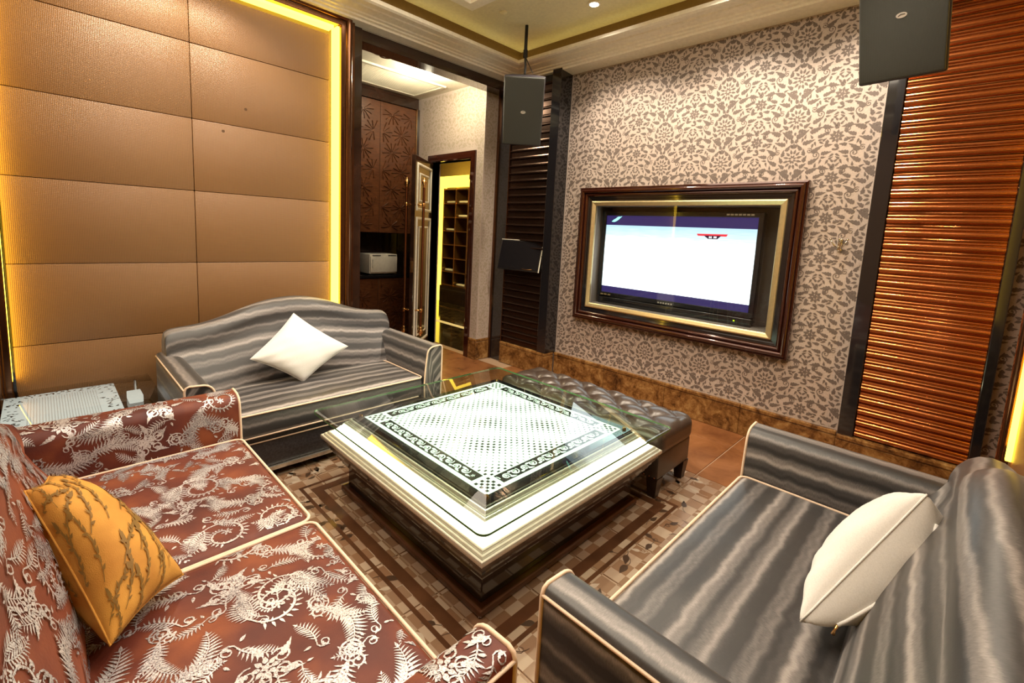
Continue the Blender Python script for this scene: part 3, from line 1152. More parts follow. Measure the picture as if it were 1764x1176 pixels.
def arm_profile(thick, zb, zt):
    """(x outward from inner base, z) of an arm section, starting low on the inner face, over the top, down the outer face"""
    pts = []
    r = 0.055
    # inner face leans a little outward, rounded shoulder, nearly flat top, tight outer edge
    pts.append((0.012, zb))
    pts.append((0.0, 0.36))
    pts.append((0.006, 0.46))
    pts.append((0.016, zt - 0.075))
    for i in range(1, 7):
        a = PI - (PI / 2) * i / 6
        pts.append((0.018 + r + r * math.cos(a), zt - r + r * math.sin(a) - 0.004))
    pts.append((thick - 0.020, zt))
    pts.append((thick - 0.006, zt - 0.006))
    pts.append((thick, zt - 0.022))
    pts.append((thick, 0.40))
    pts.append((thick - 0.002, 0.2))
    pts.append((thick - 0.004, zb))
    return pts


def arclen(pts):
    s = [0.0]
    for a, b in zip(pts, pts[1:]):
        s.append(s[-1] + math.hypot(b[0] - a[0], b[1] - a[1]))
    return s


def sofa(name, label, loc, rotz, W, D, n_cush, back_half, mats, back_top, seat_z=0.415, back_end_r=0.07, end_k=0.86, seat_back=0.50, lean=0.17, trim=True, group=None, seat_in=0.0):
    """local: x width, y=0 arm front, +y to the back, z up"""
    fab, under, deco = mats
    t = thing(name, label, 'sofa', loc, rotz, group)
    AT = 0.145
    zt = 0.622
    surf = {}
    # --- base under the cushions
    MB().bbox(-W / 2 + AT - 0.02, W / 2 - AT + 0.02, 0.035, D - 0.06, 0.075, 0.265, 0.01).build('base', under, t, True, 40)
    MB().tube([(-W / 2 + AT, 0.030, 0.232), (0, 0.028, 0.230), (W / 2 - AT, 0.030, 0.232)], 0.004).build('base_piping', 'cream_piping', t, True)
    if trim:
        MB().bbox(-W / 2 + 0.01, W / 2 - 0.01, 0.02, 0.045, 0.050, 0.074, 0.003).build('kick_trim', 'silver_trim', t)
    for sx in (-1, 1):
        for yy in (0.06, D - 0.12):
            MB().bbox(sx * (W / 2 - 0.09) - 0.03, sx * (W / 2 - 0.09) + 0.03, yy, yy + 0.06, 0.0, 0.076, 0.006).build('foot', 'wood_leg', t)
    # --- arms
    prof = arm_profile(AT, 0.076, zt)
    S = arclen(prof)
    AL = D - 0.10

    def arm_pt(sx, k, y):
        px, pz = prof[k]
        drop = 0.0
        return (sx * (W / 2 - AT + px), y, pz - drop)
    for sx in (-1, 1):
        mb = MB()
        ny = 14
        verts, uvs, faces = [], [], []
        n = len(prof)
        for j in range(ny + 1):
            y = AL * j / ny
            for k in range(n):
                verts.append(arm_pt(sx, k, y))
                uvs.append((y, S[k]))
        for j in range(ny):
            for k in range(n - 1):
                q = (j * n + k, j * n + k + 1, (j + 1) * n + k + 1, (j + 1) * n + k)
                faces.append(q if sx < 0 else q[::-1])
        faces.append(tuple(range(n)) if sx > 0 else tuple(range(n))[::-1])
        faces.append(tuple(ny * n + k for k in range(n)) if sx < 0 else tuple(ny * n + k for k in range(n))[::-1])
        mb.add(verts, faces, uvs)
        am = mb.build('arm', fab, t, True, 50)
        pl = [V(arm_pt(sx, k, -0.001)) for k in range(n)]
        MB().tube(pl, SW, 8).build('piping', 'cream_piping', am, True)
        # outer top seam
        kk = n - 4
        MB().tube([V(arm_pt(sx, kk, AL * q / 6)) + V((0, 0, 0.002)) for q in range(7)], SW * 0.8, 6).build('piping', 'cream_piping', am, True)
        surf['arm%d' % sx] = (am, sx)
    # --- seat cushions
    x0 = -W / 2 + AT + 0.004
    cw = (W - 2 * AT - 0.008) / n_cush
    hz = 0.075
    for c in range(n_cush):
        cx = x0 + cw * (c + 0.5)
        yc = (seat_back + 0.03 + seat_in) / 2
        half = (cw / 2 - 0.002, (seat_back + 0.03 - seat_in) / 2, hz)
        cen = (cx, yc, seat_z - hz)

        def deform(p, cx=cx, yc=yc, half=half, cen=cen):
            a, b = (p.x - cx) / half[0], (p.y - yc) / half[1]
            bul = max(0, 1 - a ** 4) * max(0, 1 - b ** 4)
            if p.z > cen[2]:
                p.z += 0.014 * bul + 0.0022 * math.sin(p.x * 23 + p.y * 9) * bul
            return p
        mb = MB().rbox(cen, half, 0.038, 26, deform, lambda q: (q.x, q.y + (seat_z - q.z) * (-1 if q.y < 0.2 else 1)))
        cu = mb.build('seat_cushion', fab, t, True)
        surf['seat%d' % c] = (cu, cen, half, deform)
        # piping along the top edge and the lower front edge
        for zz, sides in ((seat_z - 0.008, 'all'), (seat_z - 2 * hz + 0.012, 'front')):
            a, b = half[0] - 0.003, half[1] - 0.003
            r = 0.035
            pts = []
            for (qx, qy, a0) in ((1, -1, -PI / 2), (1, 1, 0), (-1, 1, PI / 2), (-1, -1, PI)):
                for k in range(6):
                    an = a0 + PI / 2 * k / 5
                    pts.append((cx + qx * (a - r) + r * math.cos(an), yc + qy * (b - r) + r * math.sin(an), zz))
            if sides == 'all':
                MB().tube(pts, SW, 8, closed=True).build('piping', 'cream_piping', cu, True)
            else:
                MB().tube([(cx - a + r, yc - b, zz), (cx, yc - b, zz), (cx + a - r, yc - b, zz)], SW * 0.8, 6).build('piping', 'cream_piping', cu, True)
    # --- camel back: closed loop section swept along x
    TH = 0.22
    RZ = 0.125

    def back_loop(T):
        """section points (y,z): front bottom, front face up, crown, rear face down"""
        pts = []
        zb = seat_z - 0.10
        yb = seat_back - 0.01
        yt = seat_back + lean
        for i in range(8):
            s = i / 7
            z = zb + (T - RZ - zb) * s
            bulge = 0.018 * math.sin(PI * min(1, s * 1.05))
            pts.append((yb + (yt - yb) * s ** 1.2 - bulge, z))
        cy, cz, ry, rz = yt + TH * 0.42, T - RZ, TH * 0.42, RZ
        for i in range(1, 10):
            a = PI - PI * i / 10
            pts.append((cy + ry * math.cos(a), cz + rz * math.sin(a)))
        for i in range(6):
            s = i / 5
            pts.append((cy + ry + 0.01 * s, cz - (cz - 0.09) * s))
        return pts
    NX = 48
    verts, uvs, faces = [], [], []
    rows = []
    ends = [0.0] + [back_end_r / (2 * back_half) * q for q in (0.03, 0.10, 0.22, 0.4, 0.65, 1.0)]
    mid_ = [ends[-1] + (1 - 2 * ends[-1]) * q / 40 for q in range(1, 40)]
    SS = ends + mid_ + [1 - q for q in ends[::-1]]
    NX = len(SS) - 1
    for s in SS:
        u = -back_half + 2 * back_half * s
        # rounded ends
        e = min(s, 1 - s) * 2 * back_half
        k = 1.0
        if e < back_end_r:
            k = math.sqrt(max(0.0, 1 - (1 - e / back_end_r) ** 2))
        T = back_top(u)
        loop = back_loop(T)
        mid_y = seat_back + 0.10
        sl = arclen(loop)
        for (y, z), q in zip(loop, sl):
            kk = end_k + (1 - end_k) * k
            verts.append((u, mid_y + (y - mid_y) * kk, z - (1 - k) * 0.03 * (1 if z > 0.5 else 0)))
            uvs.append((u, q + (0.93 - T) * 0.35 + 0.03))
        rows.append(loop)
    n = len(rows[0])
    for i in range(NX):
        for k in range(n - 1):
            faces.append((i * n + k, (i + 1) * n + k, (i + 1) * n + k + 1, i * n + k + 1))
    faces.append(tuple(range(n)))
    faces.append(tuple(NX * n + k for k in range(n))[::-1])
    bk = MB().add(verts, faces, uvs).build('backrest', fab, t, True, 60)
    surf['back'] = (bk, back_loop, back_top, back_half)
    return t, surf


def camel(half, zend, zmid):
    def f(u):
        s = abs(u) / half
        tab = [(0, zmid), (0.15, zmid - 0.006), (0.38, zmid - 0.052), (0.62, zmid - 0.125), (0.8, zend + 0.008), (1.0, zend)]
        for (a, va), (b, vb) in zip(tab, tab[1:]):
            if s <= b:
                q = (s - a) / (b - a)
                return va + (vb - va) * q
        return zend

    def sm(u):
        return sum(f(u + d) for d in (-0.09, -0.06, -0.03, 0, 0.03, 0.06, 0.09)) / 7
    return sm


grey = ('satin_stripe', 'satin_plain', None)
sofa('grey_sofa', 'grey satin striped camelback loveseat against the gold panel wall', (-2.62, 1.22, 0), PI / 2, 1.54, 0.88, 1, 0.735, grey, camel(0.735, 0.765, 0.925), seat_back=0.50)
sofa('grey_sofa', 'grey satin striped loveseat beside the copper slat column', (-0.62, 1.565, 0), -PI / 2, 1.55, 0.855, 1, 0.735, grey, camel(0.735, 0.765, 0.925), seat_back=0.50)
SB, sB = sofa('brocade_sofa', 'maroon velvet sofa with silver scroll brocade and two seat cushions', (-1.52, 0.62, 0), PI, 1.95, 0.92, 2, 0.80,
              ('velvet_maroon', 'velvet_maroon', 'brocade_silver'), camel(0.80, 0.72, 0.95), seat_z=0.425, back_end_r=0.16, end_k=0.35, seat_back=0.60, lean=0.10)

# --- silver brocade woven on the maroon sofa
rb = random.Random(11)


def brocade_motif(kind):
    out = []
    if kind == 0:       # big C-scroll fringed with leaflets
        s, p = scroll(0, 0, 0.4, 0.075, 0.0048, 1.3, 1, 30)
        out += s
        for i in range(2, 27, 1):
            a = math.atan2(p[i + 1][1] - p[i][1], p[i + 1][0] - p[i][0])
            L_ = 0.026 * (1 - 0.028 * i)
            out += leaf(p[i][0] - 0.005 * math.sin(a) * -1, p[i][1] - 0.005 * math.cos(a), a - 0.95, L_, 0.0046, -0.35)
            if i % 2:
                out += leaf(p[i][0], p[i][1], a + 0.8, L_ * 0.55, 0.0034, 0.35)
        for q, (ln, cv) in enumerate(((0.12, 1.1), (0.10, -1.0))):
            out += plume(0.0, 0.0, 2.6 + q * 1.3, ln, cv, 11, 0.012)
        out += rosette(p[-1][0], p[-1][1], 0.020, 6)
    elif kind == 1:     # long plumes with tendrils
        out += plume(0, 0, 1.2, 0.19, -1.6, 17, 0.0155)
        out += plume(0, 0, 0.3, 0.12, 1.4, 12, 0.0125)
        for q, (a, r, h) in enumerate(((2.2, 0.034, 1), (-0.7, 0.028, -1), (3.6, 0.022, 1))):
            s, p = scroll(0, 0, a, r, 0.0036, 1.35, h, 18)
            out += s
            for i in range(3, 14, 2):
                b = math.atan2(p[i + 1][1] - p[i][1], p[i + 1][0] - p[i][0])
                out += leaf(p[i][0], p[i][1], b - h * 0.9, 0.012, 0.003, -0.3 * h)
    elif kind == 2:     # flower with curling leaves
        out += rosette(0, 0, 0.034, 8) + rosette(0, 0, 0.016, 5)
        for a in (0.3, 1.5, 2.7, 3.9, 5.1):
            s, p = scroll(0.036 * math.cos(a), 0.036 * math.sin(a), a, 0.024, 0.0034, 1.25, rb.choice((-1, 1)), 14)
            out += s
            out += acanthus(0.040 * math.cos(a + 0.6), 0.040 * math.sin(a + 0.6), a + 0.6, 0.055, 0.0085, 0.4, 5)
    else:               # sprig
        out += plume(0, 0, 0, 0.085, rb.uniform(-1.5, 1.5), 9, 0.0095)
        s, _ = scroll(0, 0, 2.6, 0.017, 0.0026, 1.2, 1, 12)
        out += s
        out += leaf(-0.01, 0.012, 1.9, 0.02, 0.0045) + leaf(-0.012, -0.01, -2.0, 0.022, 0.0045)
    return out


BM = [brocade_motif(k) for k in range(4)]


def brocade(x0, x1, y0, y1, fn, parent, out, cell=0.13, seed=0):
    r = random.Random(seed)
    polys = []
    ny = int((y1 - y0) / cell) + 2
    nx = int((x1 - x0) / cell) + 2
    for i in range(nx):
        for j in range(ny):
            x = x0 + (i - 0.2 + (0.5 if j % 2 else 0)) * cell + r.uniform(-0.02, 0.02)
            y = y0 + (j - 0.2) * cell + r.uniform(-0.02, 0.02)
            kd = (i * 2 + j * 3) % 4 if r.random() < 0.8 else r.randrange(4)
            kd = (0, 1, 2, 1)[kd]
            polys += place(BM[kd], x, y, r.uniform(-0.6, 0.6) + (PI if (i + j) % 2 else 0), r.uniform(0.72, 0.98), r.random() < 0.5)
            for q in range(3):
                polys += place(BM[3], x + cell * r.uniform(0.3, 0.7), y + cell * (0.2 + 0.3 * q), r.uniform(0, 6.3), r.uniform(0.75, 1.1), r.random() < 0.5)
    polys = [p for p in polys if clip_ok(p, x0, x1, y0, y1)]
    mb = MB().poly2d(polys, fn, out)
    o = mb.build('brocade_pattern', 'brocade_silver', parent, True)
    o['kind'] = 'stuff'
    return o


for c in range(2):
    cu, cen, half, deform = sB['seat%d' % c]

    def top(a, b, cen=cen, half=half, deform=deform):
        q = (a - cen[0], b - cen[1], half[2])
        p = V(cen) + rb_map(q, half, 0.038)
        p = deform(p)
        n = V((0, 0, 1))
        d = V(q) - V([max(-(half[i] - 0.038), min(half[i] - 0.038, q[i])) for i in range(3)])
        if d.length > 1e-6:
            n = d.normalized()
        return p + n * 0.0012
    brocade(cen[0] - half[0] + 0.02, cen[0] + half[0] - 0.02, cen[1] - half[1] + 0.02, cen[1] + half[1] - 0.01, top, cu, V((0, 0, 1)), 0.165, 5 + c)
# arms: map onto the section's arc length
aprof = arm_profile(0.145, 0.076, 0.622)
aS = arclen(aprof)


def along(prof, S, s):
    for i in range(len(prof) - 1):
        if s <= S[i + 1] or i == len(prof) - 2:
            q = (s - S[i]) / max(1e-9, S[i + 1] - S[i])
            a, b = prof[i], prof[i + 1]
            d = (b[0] - a[0], b[1] - a[1])
            l = math.hypot(*d) or 1
            return a[0] + d[0] * q, a[1] + d[1] * q, -d[1] / l, d[0] / l


for sx in (-1, 1):
    am, _ = sB['arm%d' % sx]

    def armfn(y, s, sx=sx):
        px, pz, nx_, nz_ = along(aprof, aS, s)
        return (sx * (1.95 / 2 - 0.145 + px + nx_ * 0.0018), y, pz + nz_ * 0.0018)
    brocade(0.006, 0.80, aS[1], aS[-4], armfn, am, V((-sx, 0, 0.6)), 0.155, 21 + sx)
# backrest
bk, bl, bt, bh = sB['back']


def backfn(u, s):
    loop = bl(bt(u))
    SL = arclen(loop)
    y, z, ny_, nz_ = along(loop, SL, s)
    return (u, y + ny_ * 0.003, z + nz_ * 0.003)


brocade(-bh + 0.17, bh - 0.17, 0.10, 0.60, backfn, bk, V((0, -1, 0.5)), 0.165, 33)


# ---- pillows -------------------------------------------------------
def pillow(name, label, corners, th, mat, seed=0, zipper=False, vine=False, puff=0.5, group=None, crease=0.004, fat=(1.0, 1.0)):
    """corners: world points in order (u,v)=(-1,-1),(1,-1),(1,1),(-1,1)"""
    C = [V(p) for p in corners]
    cen = sum(C, V()) / 4
    base = V((cen.x, cen.y, min(p.z for p in C)))
    nrm = (C[1] - C[0]).cross(C[3] - C[0]).normalized()
    r = random.Random(seed)
    ph = [r.uniform(0, 6) for _ in range(6)]

    def P(u, v, side):
        uu = u * (1 - 0.07 * (1 - v * v) * u * u)
        vv = v * (1 - 0.07 * (1 - u * u) * v * v)
        b = (C[0] * (1 - uu) * (1 - vv) + C[1] * (1 + uu) * (1 - vv) + C[2] * (1 + uu) * (1 + vv) + C[3] * (1 - uu) * (1 + vv)) / 4
        k = max(0.0, (1 - u * u) * (1 - v * v)) ** puff
        wr = crease * (math.sin(9 * u + 5 * v + ph[0]) * math.cos(7 * v + ph[1]) + 0.7 * math.sin(15 * (u * 0.6 + v) + ph[2])) * (1 - k * 0.6) * min(1, 6 * (1 - max(abs(u), abs(v))))
        return b + nrm * side * (th * k * (fat[0] if side > 0 else fat[1]) + 0.002) + nrm * wr - base
    t = thing(name, label, 'pillow', base, group=group)
    N = 30
    mb = MB()

    def g(side):
        def f(a, b):
            u, v = math.sin((2 * a - 1) * PI / 2), math.sin((2 * b - 1) * PI / 2)
            return P(u, v, side)
        return f
    o1 = len(mb.v)
    mb.grid(g(1), N, N)
    f1 = len(mb.f)
    mb.grid(g(-1), N, N)
    mb.f[f1:] = [q[::-1] for q in mb.f[f1:]]
    bm = bmesh.new()
    me = bpy.data.meshes.new('tmp')
    me.from_pydata(mb.v, [], mb.f)
    bm.from_mesh(me)
    bmesh.ops.remove_doubles(bm, verts=bm.verts, dist=0.0045)
    m2 = MB()
    bm.verts.index_update()
    m2.add([v.co[:] for v in bm.verts], [tuple(v.index for v in f.verts) for f in bm.faces])
    bm.free()
    body = m2.build('cover', mat, t, True)
    rim = []
    for k in range(48):
        s = k / 48 * 4
        q = s - int(s)
        e = 2 * q - 1
        uv = [(e, -1), (1, e), (-e, 1), (-1, -e)][int(s)]
        rim.append(P(uv[0], uv[1], 0))
    MB().tube(rim, 0.0028, 6, closed=True).build('seam', mat, t, True)
    if zipper:
        pts = [P(-0.80 + 1.6 * i / 16, -0.90, zipper) + nrm * zipper * 0.003 for i in range(17)]
        z = MB().tube(pts, 0.0045, 6).build('zipper', mat, t, True)
        p0 = pts[0]
        MB().tube([p0, p0 + V((-0.004, -0.006, -0.012)), p0 + V((-0.006, -0.008, -0.024))], [0.004, 0.003, 0.005], 8).build('zip_pull', 'brass', z, True)
    if vine:
        polys = []
        rr = random.Random(4)
        vs_ = []
        for i in range(7):
            for j in range(6):
                vs_.append((-0.98 + i * 0.29 + (0.14 if j % 2 else 0), -0.98 + j * 0.34, 0.9 + rr.uniform(-0.5, 0.5), 0.50, rr.choice((-1, 1)) * rr.uniform(0.5, 1.0)))
        for (x, y, a, Ln, cv) in vs_:
            N2 = 11
            px, py, ang = x, y, a
            pts = []
            for i in range(N2 + 1):
                pts.append((px, py))
                ang += cv / N2
                px += math.cos(ang) * Ln / N2
                py += math.sin(ang) * Ln / N2
                if i and i % 2 == 0:
                    sd = 1 if i % 4 == 0 else -1
                    st, sp_ = scroll(px, py, ang + sd * 0.9, 0.06, 0.007, 0.32, -sd, 5)
                    polys += st[:-1]
                    e = sp_[-1]
                    polys += leaf(e[0], e[1], ang + sd * 0.4, 0.075, 0.017, 0.1)
                elif i:
                    polys += leaf(px, py, ang - 0.9 * (1 if i % 4 == 1 else -1), 0.065, 0.015, 0.2)
            polys += ribbon(pts, [0.0055] * len(pts))
            polys += leaf(px, py, ang, 0.12, 0.03)
        polys = [p for p in polys if clip_ok(p, -0.93, 0.93, -0.93, 0.93)]
        vb = MB()
        for sd in (1, -1):
            def vf(a, b, sd=sd):
                e = 0.02
                Q = lambda c, d: P(math.sin(c * PI / 2), math.sin(d * PI / 2), sd)      # even spacing over the puffed sides
                n = (Q(a + e, b) - Q(a - e, b)).cross(Q(a, b + e) - Q(a, b - e)).normalized() * sd
                return Q(a, b) + n * 0.003
            vb.poly2d(polys, vf)
        o = vb.build('vine_embroidery', 'pillow_vine', body)
        o['kind'] = 'stuff'
    return t


pillow('white_pillow', 'white cotton pillow standing on its corner on the loveseat by the gold panels',
       [(-2.95, 1.14, 0.425), (-3.01, 1.47, 0.60), (-3.17, 1.165, 0.835), (-3.04, 0.86, 0.60)], 0.075, 'white_cotton', 1)
pillow('white_pillow', 'white cotton pillow with a zip leaning on the loveseat beside the copper slats',
       [(-0.195, 1.33, 0.49), (-0.005, 1.62, 0.815), (0.015, 1.89, 0.68), (-0.15, 1.71, 0.48)], 0.12, 'white_cotton', 2, zipper=-1, puff=0.42, fat=(0.75, 1.25))
pillow('gold_pillow', 'mustard gold pillow embroidered with brown vines on the maroon sofa',
       [(-1.24, 0.06, 0.50), (-1.42, 0.225, 0.475), (-1.77, -0.02, 0.70), (-1.55, -0.06, 0.77)], 0.105, 'pillow_gold', 3, vine=True, crease=0.003)


# ---- glass coffee table ---------------------------------------------
CT = thing('coffee_table', 'square glass coffee table with a lit patterned top and stepped black base', 'coffee table', (TCX, TCY, 0))


def sq_ring(prof, name, mat, parent, smooth=True, ang=35):
    for s, mb in sweep_frame(prof, (0, 0), (0, 0), lambda a, b, d: (a, b, d)).items():
        mb.build(name, mat, parent, smooth, ang)


def rounded_slab(h, z0, z1, r, bev=0.003):
    pts = []
    for (qx, qy, a0) in ((1, 1, 0), (-1, 1, PI / 2), (-1, -1, PI), (1, -1, 3 * PI / 2)):
        for k in range(7):
            an = a0 + PI / 2 * k / 6
            pts.append((qx * (h - r) + r * math.cos(an), qy * (h - r) + r * math.sin(an)))
    n = len(pts)
    mb = MB()
    rings = [(1 - bev / h, z0), (1, z0 + bev), (1, z1 - bev), (1 - bev / h, z1)]
    vs = [(x * s, y * s, z) for s, z in rings for x, y in pts]
    fs = [(i * n + j, i * n + (j + 1) % n, (i + 1) * n + (j + 1) % n, (i + 1) * n + j) for i in range(3) for j in range(n)]
    fs += [tuple(range(n))[::-1], tuple(3 * n + j for j in range(n))]
    return mb.add(vs, fs)


GH = 0.685
rounded_slab(GH, 0.440, 0.452, 0.035).build('glass_top', 'table_glass', CT, True, 40)
# green polished edge of the glass, a thin band let into the rim
pts = []
for (qx, qy, a0) in ((1, 1, 0), (-1, 1, PI / 2), (-1, -1, PI), (1, -1, 3 * PI / 2)):
    for k in range(7):
        an = a0 + PI / 2 * k / 6
        pts.append((qx * (GH - 0.035) + 0.0356 * math.cos(an), qy * (GH - 0.035) + 0.0356 * math.sin(an)))
n = len(pts)
mb = MB()
mb.add([(x, y, z) for z in (0.4412, 0.4508) for x, y in pts], [(j, (j + 1) % n, n + (j + 1) % n, n + j) for j in range(n)])
mb.build('glass_edge', 'green_glass_edge', CT, True)
for sx in (-1, 1):
    for sy in (-1, 1):
        MB().lathe([(0.010, 0.428), (0.010, 0.440)], (sx * 0.50, sy * 0.50, 0), 12).build('glass_pad', 'brass', CT, True, 40)
MB().box(-0.492, 0.492, -0.492, 0.492, 0.420, 0.4285).build('light_panel', 'panel_glow', CT)
sq_ring([(0.488, 0.420), (0.488, 0.4295), (0.529, 0.4295), (0.531, 0.427), (0.531, 0.40)], 'black_border', 'black_gloss', CT)
sq_ring([(0.530, 0.40)] + [(0.531 + a, 0.402 + d) for a, d in half_round(0, 0.016, 0.014, 6)] + [(0.5475, 0.388)] +
        [(0.548 + a, 0.388 + d) for a, d in half_round(0, 0.015, 0.010, 6)] + [(0.563, 0.37)], 'silver_moulding', 'table_silver', CT)
sq_ring([(0.560, 0.386), (0.567, 0.386), (0.568, 0.380), (0.580, 0.372), (0.581, 0.368), (0.615, 0.334), (0.615, 0.30), (0.56, 0.30)], 'lit_band', 'band_white', CT, False)
sq_ring([(0.612, 0.30), (0.612, 0.336)] + [(0.613 + a, 0.334 + d) for a, d in half_round(0, 0.014, 0.007, 5)] + [(0.6275, 0.326)] +
        [(0.628 + a, 0.325 + d) for a, d in half_round(0, 0.012, 0.006, 5)] + [(0.6405, 0.318)] +
        [(0.641 + a, 0.316 + d) for a, d in half_round(0, 0.012, 0.006, 5)] + [(0.653, 0.306), (0.648, 0.296), (0.60, 0.294)], 'rim_moulding', 'table_silver', CT)
# inverted stepped pedestal
zz, hh = 0.294, 0.640
for i in range(7):
    sq_ring([(hh - 0.05, zz), (hh, zz - 0.001), (hh + 0.002, zz - 0.004), (hh, zz - 0.016), (hh - 0.012, zz - 0.019), (hh - 0.05, zz - 0.019)], 'pedestal_step', 'brown_step' if i < 2 else 'black_gloss', CT)
    zz -= 0.0195
    hh -= 0.012
MB().box(-0.55, 0.55, -0.55, 0.55, 0.30, 0.3995).build('light_box', 'silver_paint', CT)
MB().bbox(-0.545, 0.545, -0.545, 0.545, 0.035, zz + 0.02, 0.004).build('pedestal', 'black_gloss', CT)
MB().bbox(-0.575, 0.575, -0.575, 0.575, 0.002, 0.036, 0.010, 3).build('plinth', 'border_tile', CT)
# printed pattern on the lit panel: shrinking lozenges, scroll borders, chequered corners
mb = MB()
F = 0.395
NQ = 40
for i in range(NQ):
    for j in range(NQ):
        if (i + j) % 2:
            continue
        x, y = -F + (i + 0.5) * 2 * F / NQ, -F + (j + 0.5) * 2 * F / NQ
        q = 0.5 + 0.5 * math.cos(2 * PI * (x + y) / 0.42 + 0.6) * math.cos(2 * PI * (x - y) / 0.42 + 0.3)
        s = 0.0016 + 0.0062 * q
        s2 = 0.0016 + 0.0062 * (0.5 + 0.5 * math.cos(2 * PI * (x - y) / 0.36))
        mb.add([(x - s, y - s2, 0.4288), (x + s, y - s2, 0.4288), (x + s, y + s2, 0.4288), (x - s, y + s2, 0.4288)], [(0, 1, 2, 3)])
o = mb.build('lozenge_print', 'black_satin', CT)
o['kind'] = 'stuff'
strip = [[(-0.37, -0.032), (0.37, -0.032), (0.37, 0.032), (-0.37, 0.032)]]
mbk, mbw = MB(), MB()
rr = random.Random(2)
orn = []
for k in range(13):
    x = -0.336 + k * 0.056
    h = 1 if k % 2 else -1
    s_, p_ = scroll(x - 0.03, -0.02 * h, 0.6 * h, 0.022, 0.0042, 1.4, h, 16)
    orn += s_
    orn += leaf(x + 0.02, 0.012 * h, 0.7 * h, 0.034, 0.008, 0.3)
    orn += leaf(x - 0.01, -0.02 * h, -2.4 * h, 0.026, 0.007, 0.3)
    orn += leaf(x + 0.03, -0.016 * h, -0.2, 0.03, 0.007, 0.3)
    orn += rosette(x + 0.005, 0.0, 0.011, 5)
orn = [p for p in orn if clip_ok(p, -0.37, 0.37, -0.031, 0.031)]
for q in range(4):
    c, s = (1, 0, -1, 0)[q], (0, 1, 0, -1)[q]

    def rt(a, b, c=c, s=s, z=0.4289):
        b = b - 0.432
        return (a * c - b * s, a * s + b * c, z)
    mbk.poly2d(strip, rt)
    mbw.poly2d(orn, lambda a, b, f=rt: f(a, b, z=0.4292))
    for i in range(5):
        for j in range(5):
            if (i + j) % 2 == 0:
                a, b = -0.432 + (i - 2) * 0.0165, (j - 2) * 0.0165
                g_ = 0.0075
                mbk.poly2d([[(a - g_, b - g_), (a + g_, b - g_), (a + g_, b + g_), (a - g_, b + g_)]], rt)
o = mbk.build('border_print', 'black_satin', CT)
o['kind'] = 'stuff'
o = mbw.build('scroll_print', 'panel_glow', CT)
o['kind'] = 'stuff'

# ---- tufted ottoman bench --------------------------------------------
OT = thing('tufted_ottoman', 'brown leather tufted bench tucked behind the glass coffee table', 'ottoman', (-1.72, 2.545, 0))
hx, hy = 0.645, 0.212


def tuft(p):
    a, b = p.x / hx, p.y / hy
    if p.z > 0.30:
        e = max(0.0, 1 - max(abs(a), abs(b)) ** 8)
        px, py = p.x / 0.115, p.y / 0.106
        cr = abs(math.sin(PI * (px + py) / 2) * math.sin(PI * (px - py) / 2)) ** 0.38
        p.z += (0.044 * cr - 0.028) * e
    return p


MB().rbox((0, 0, 0.325), (hx, hy, 0.075), 0.05, 84, tuft).build('tufted_seat', 'ottoman_hide', OT, True)
MB().bbox(-hx + 0.012, hx - 0.012, -hy + 0.012, hy - 0.012, 0.115, 0.27, 0.012, 2).build('frame', 'ottoman_hide', OT, True, 40)
b0 = None
for i in range(-5, 6):
    for j in range(-2, 3):
        if (i + j) % 2:
            continue
        x, y = i * 0.115, j * 0.106
        if abs(x) > hx - 0.03 or abs(y) > hy - 0.0:
            continue
        if abs(j) == 2:
            continue
        loc = (x, y, 0.373)
        if b0 is None:
            b0 = MB().lathe([(0.010, 0.0), (0.011, 0.003), (0.008, 0.007), (0.002, 0.008)], (0, 0, 0), 10).build('button', 'ottoman_hide', OT, True)
            b0.location = loc
        else:
            share(b0, 'button', OT, loc)
for sx in (-1, 1):
    for sy in (-1, 1):
        x, y = sx * (hx - 0.045), sy * (hy - 0.045)
        mb = MB()
        a, b = 0.034, 0.022
        mb.add([(x - a, y - a, 0.118), (x + a, y - a, 0.118), (x + a, y + a, 0.118), (x - a, y + a, 0.118), (x - b, y - b, 0), (x + b, y - b, 0), (x + b, y + b, 0), (x - b, y + b, 0)],
               [(0, 1, 2, 3), (4, 7, 6, 5), (0, 4, 5, 1), (1, 5, 6, 2), (2, 6, 7, 3), (3, 7, 4, 0)])
        mb.build('leg', 'wood_leg', OT)
nail = None
for k in range(40):
    x = -hx + 0.03 + k * (2 * hx - 0.06) / 39
    loc = (x, -hy + 0.010, 0.125)
    if nail is None:
        nail = MB().lathe([(0.006, 0.0), (0.005, -0.003), (0.001, -0.005)], (0, 0, 0), 8, 'Y').build('nail_head', 'brass_dark', OT, True)
        nail.location = loc
    else:
        share(nail, 'nail_head', OT, loc)

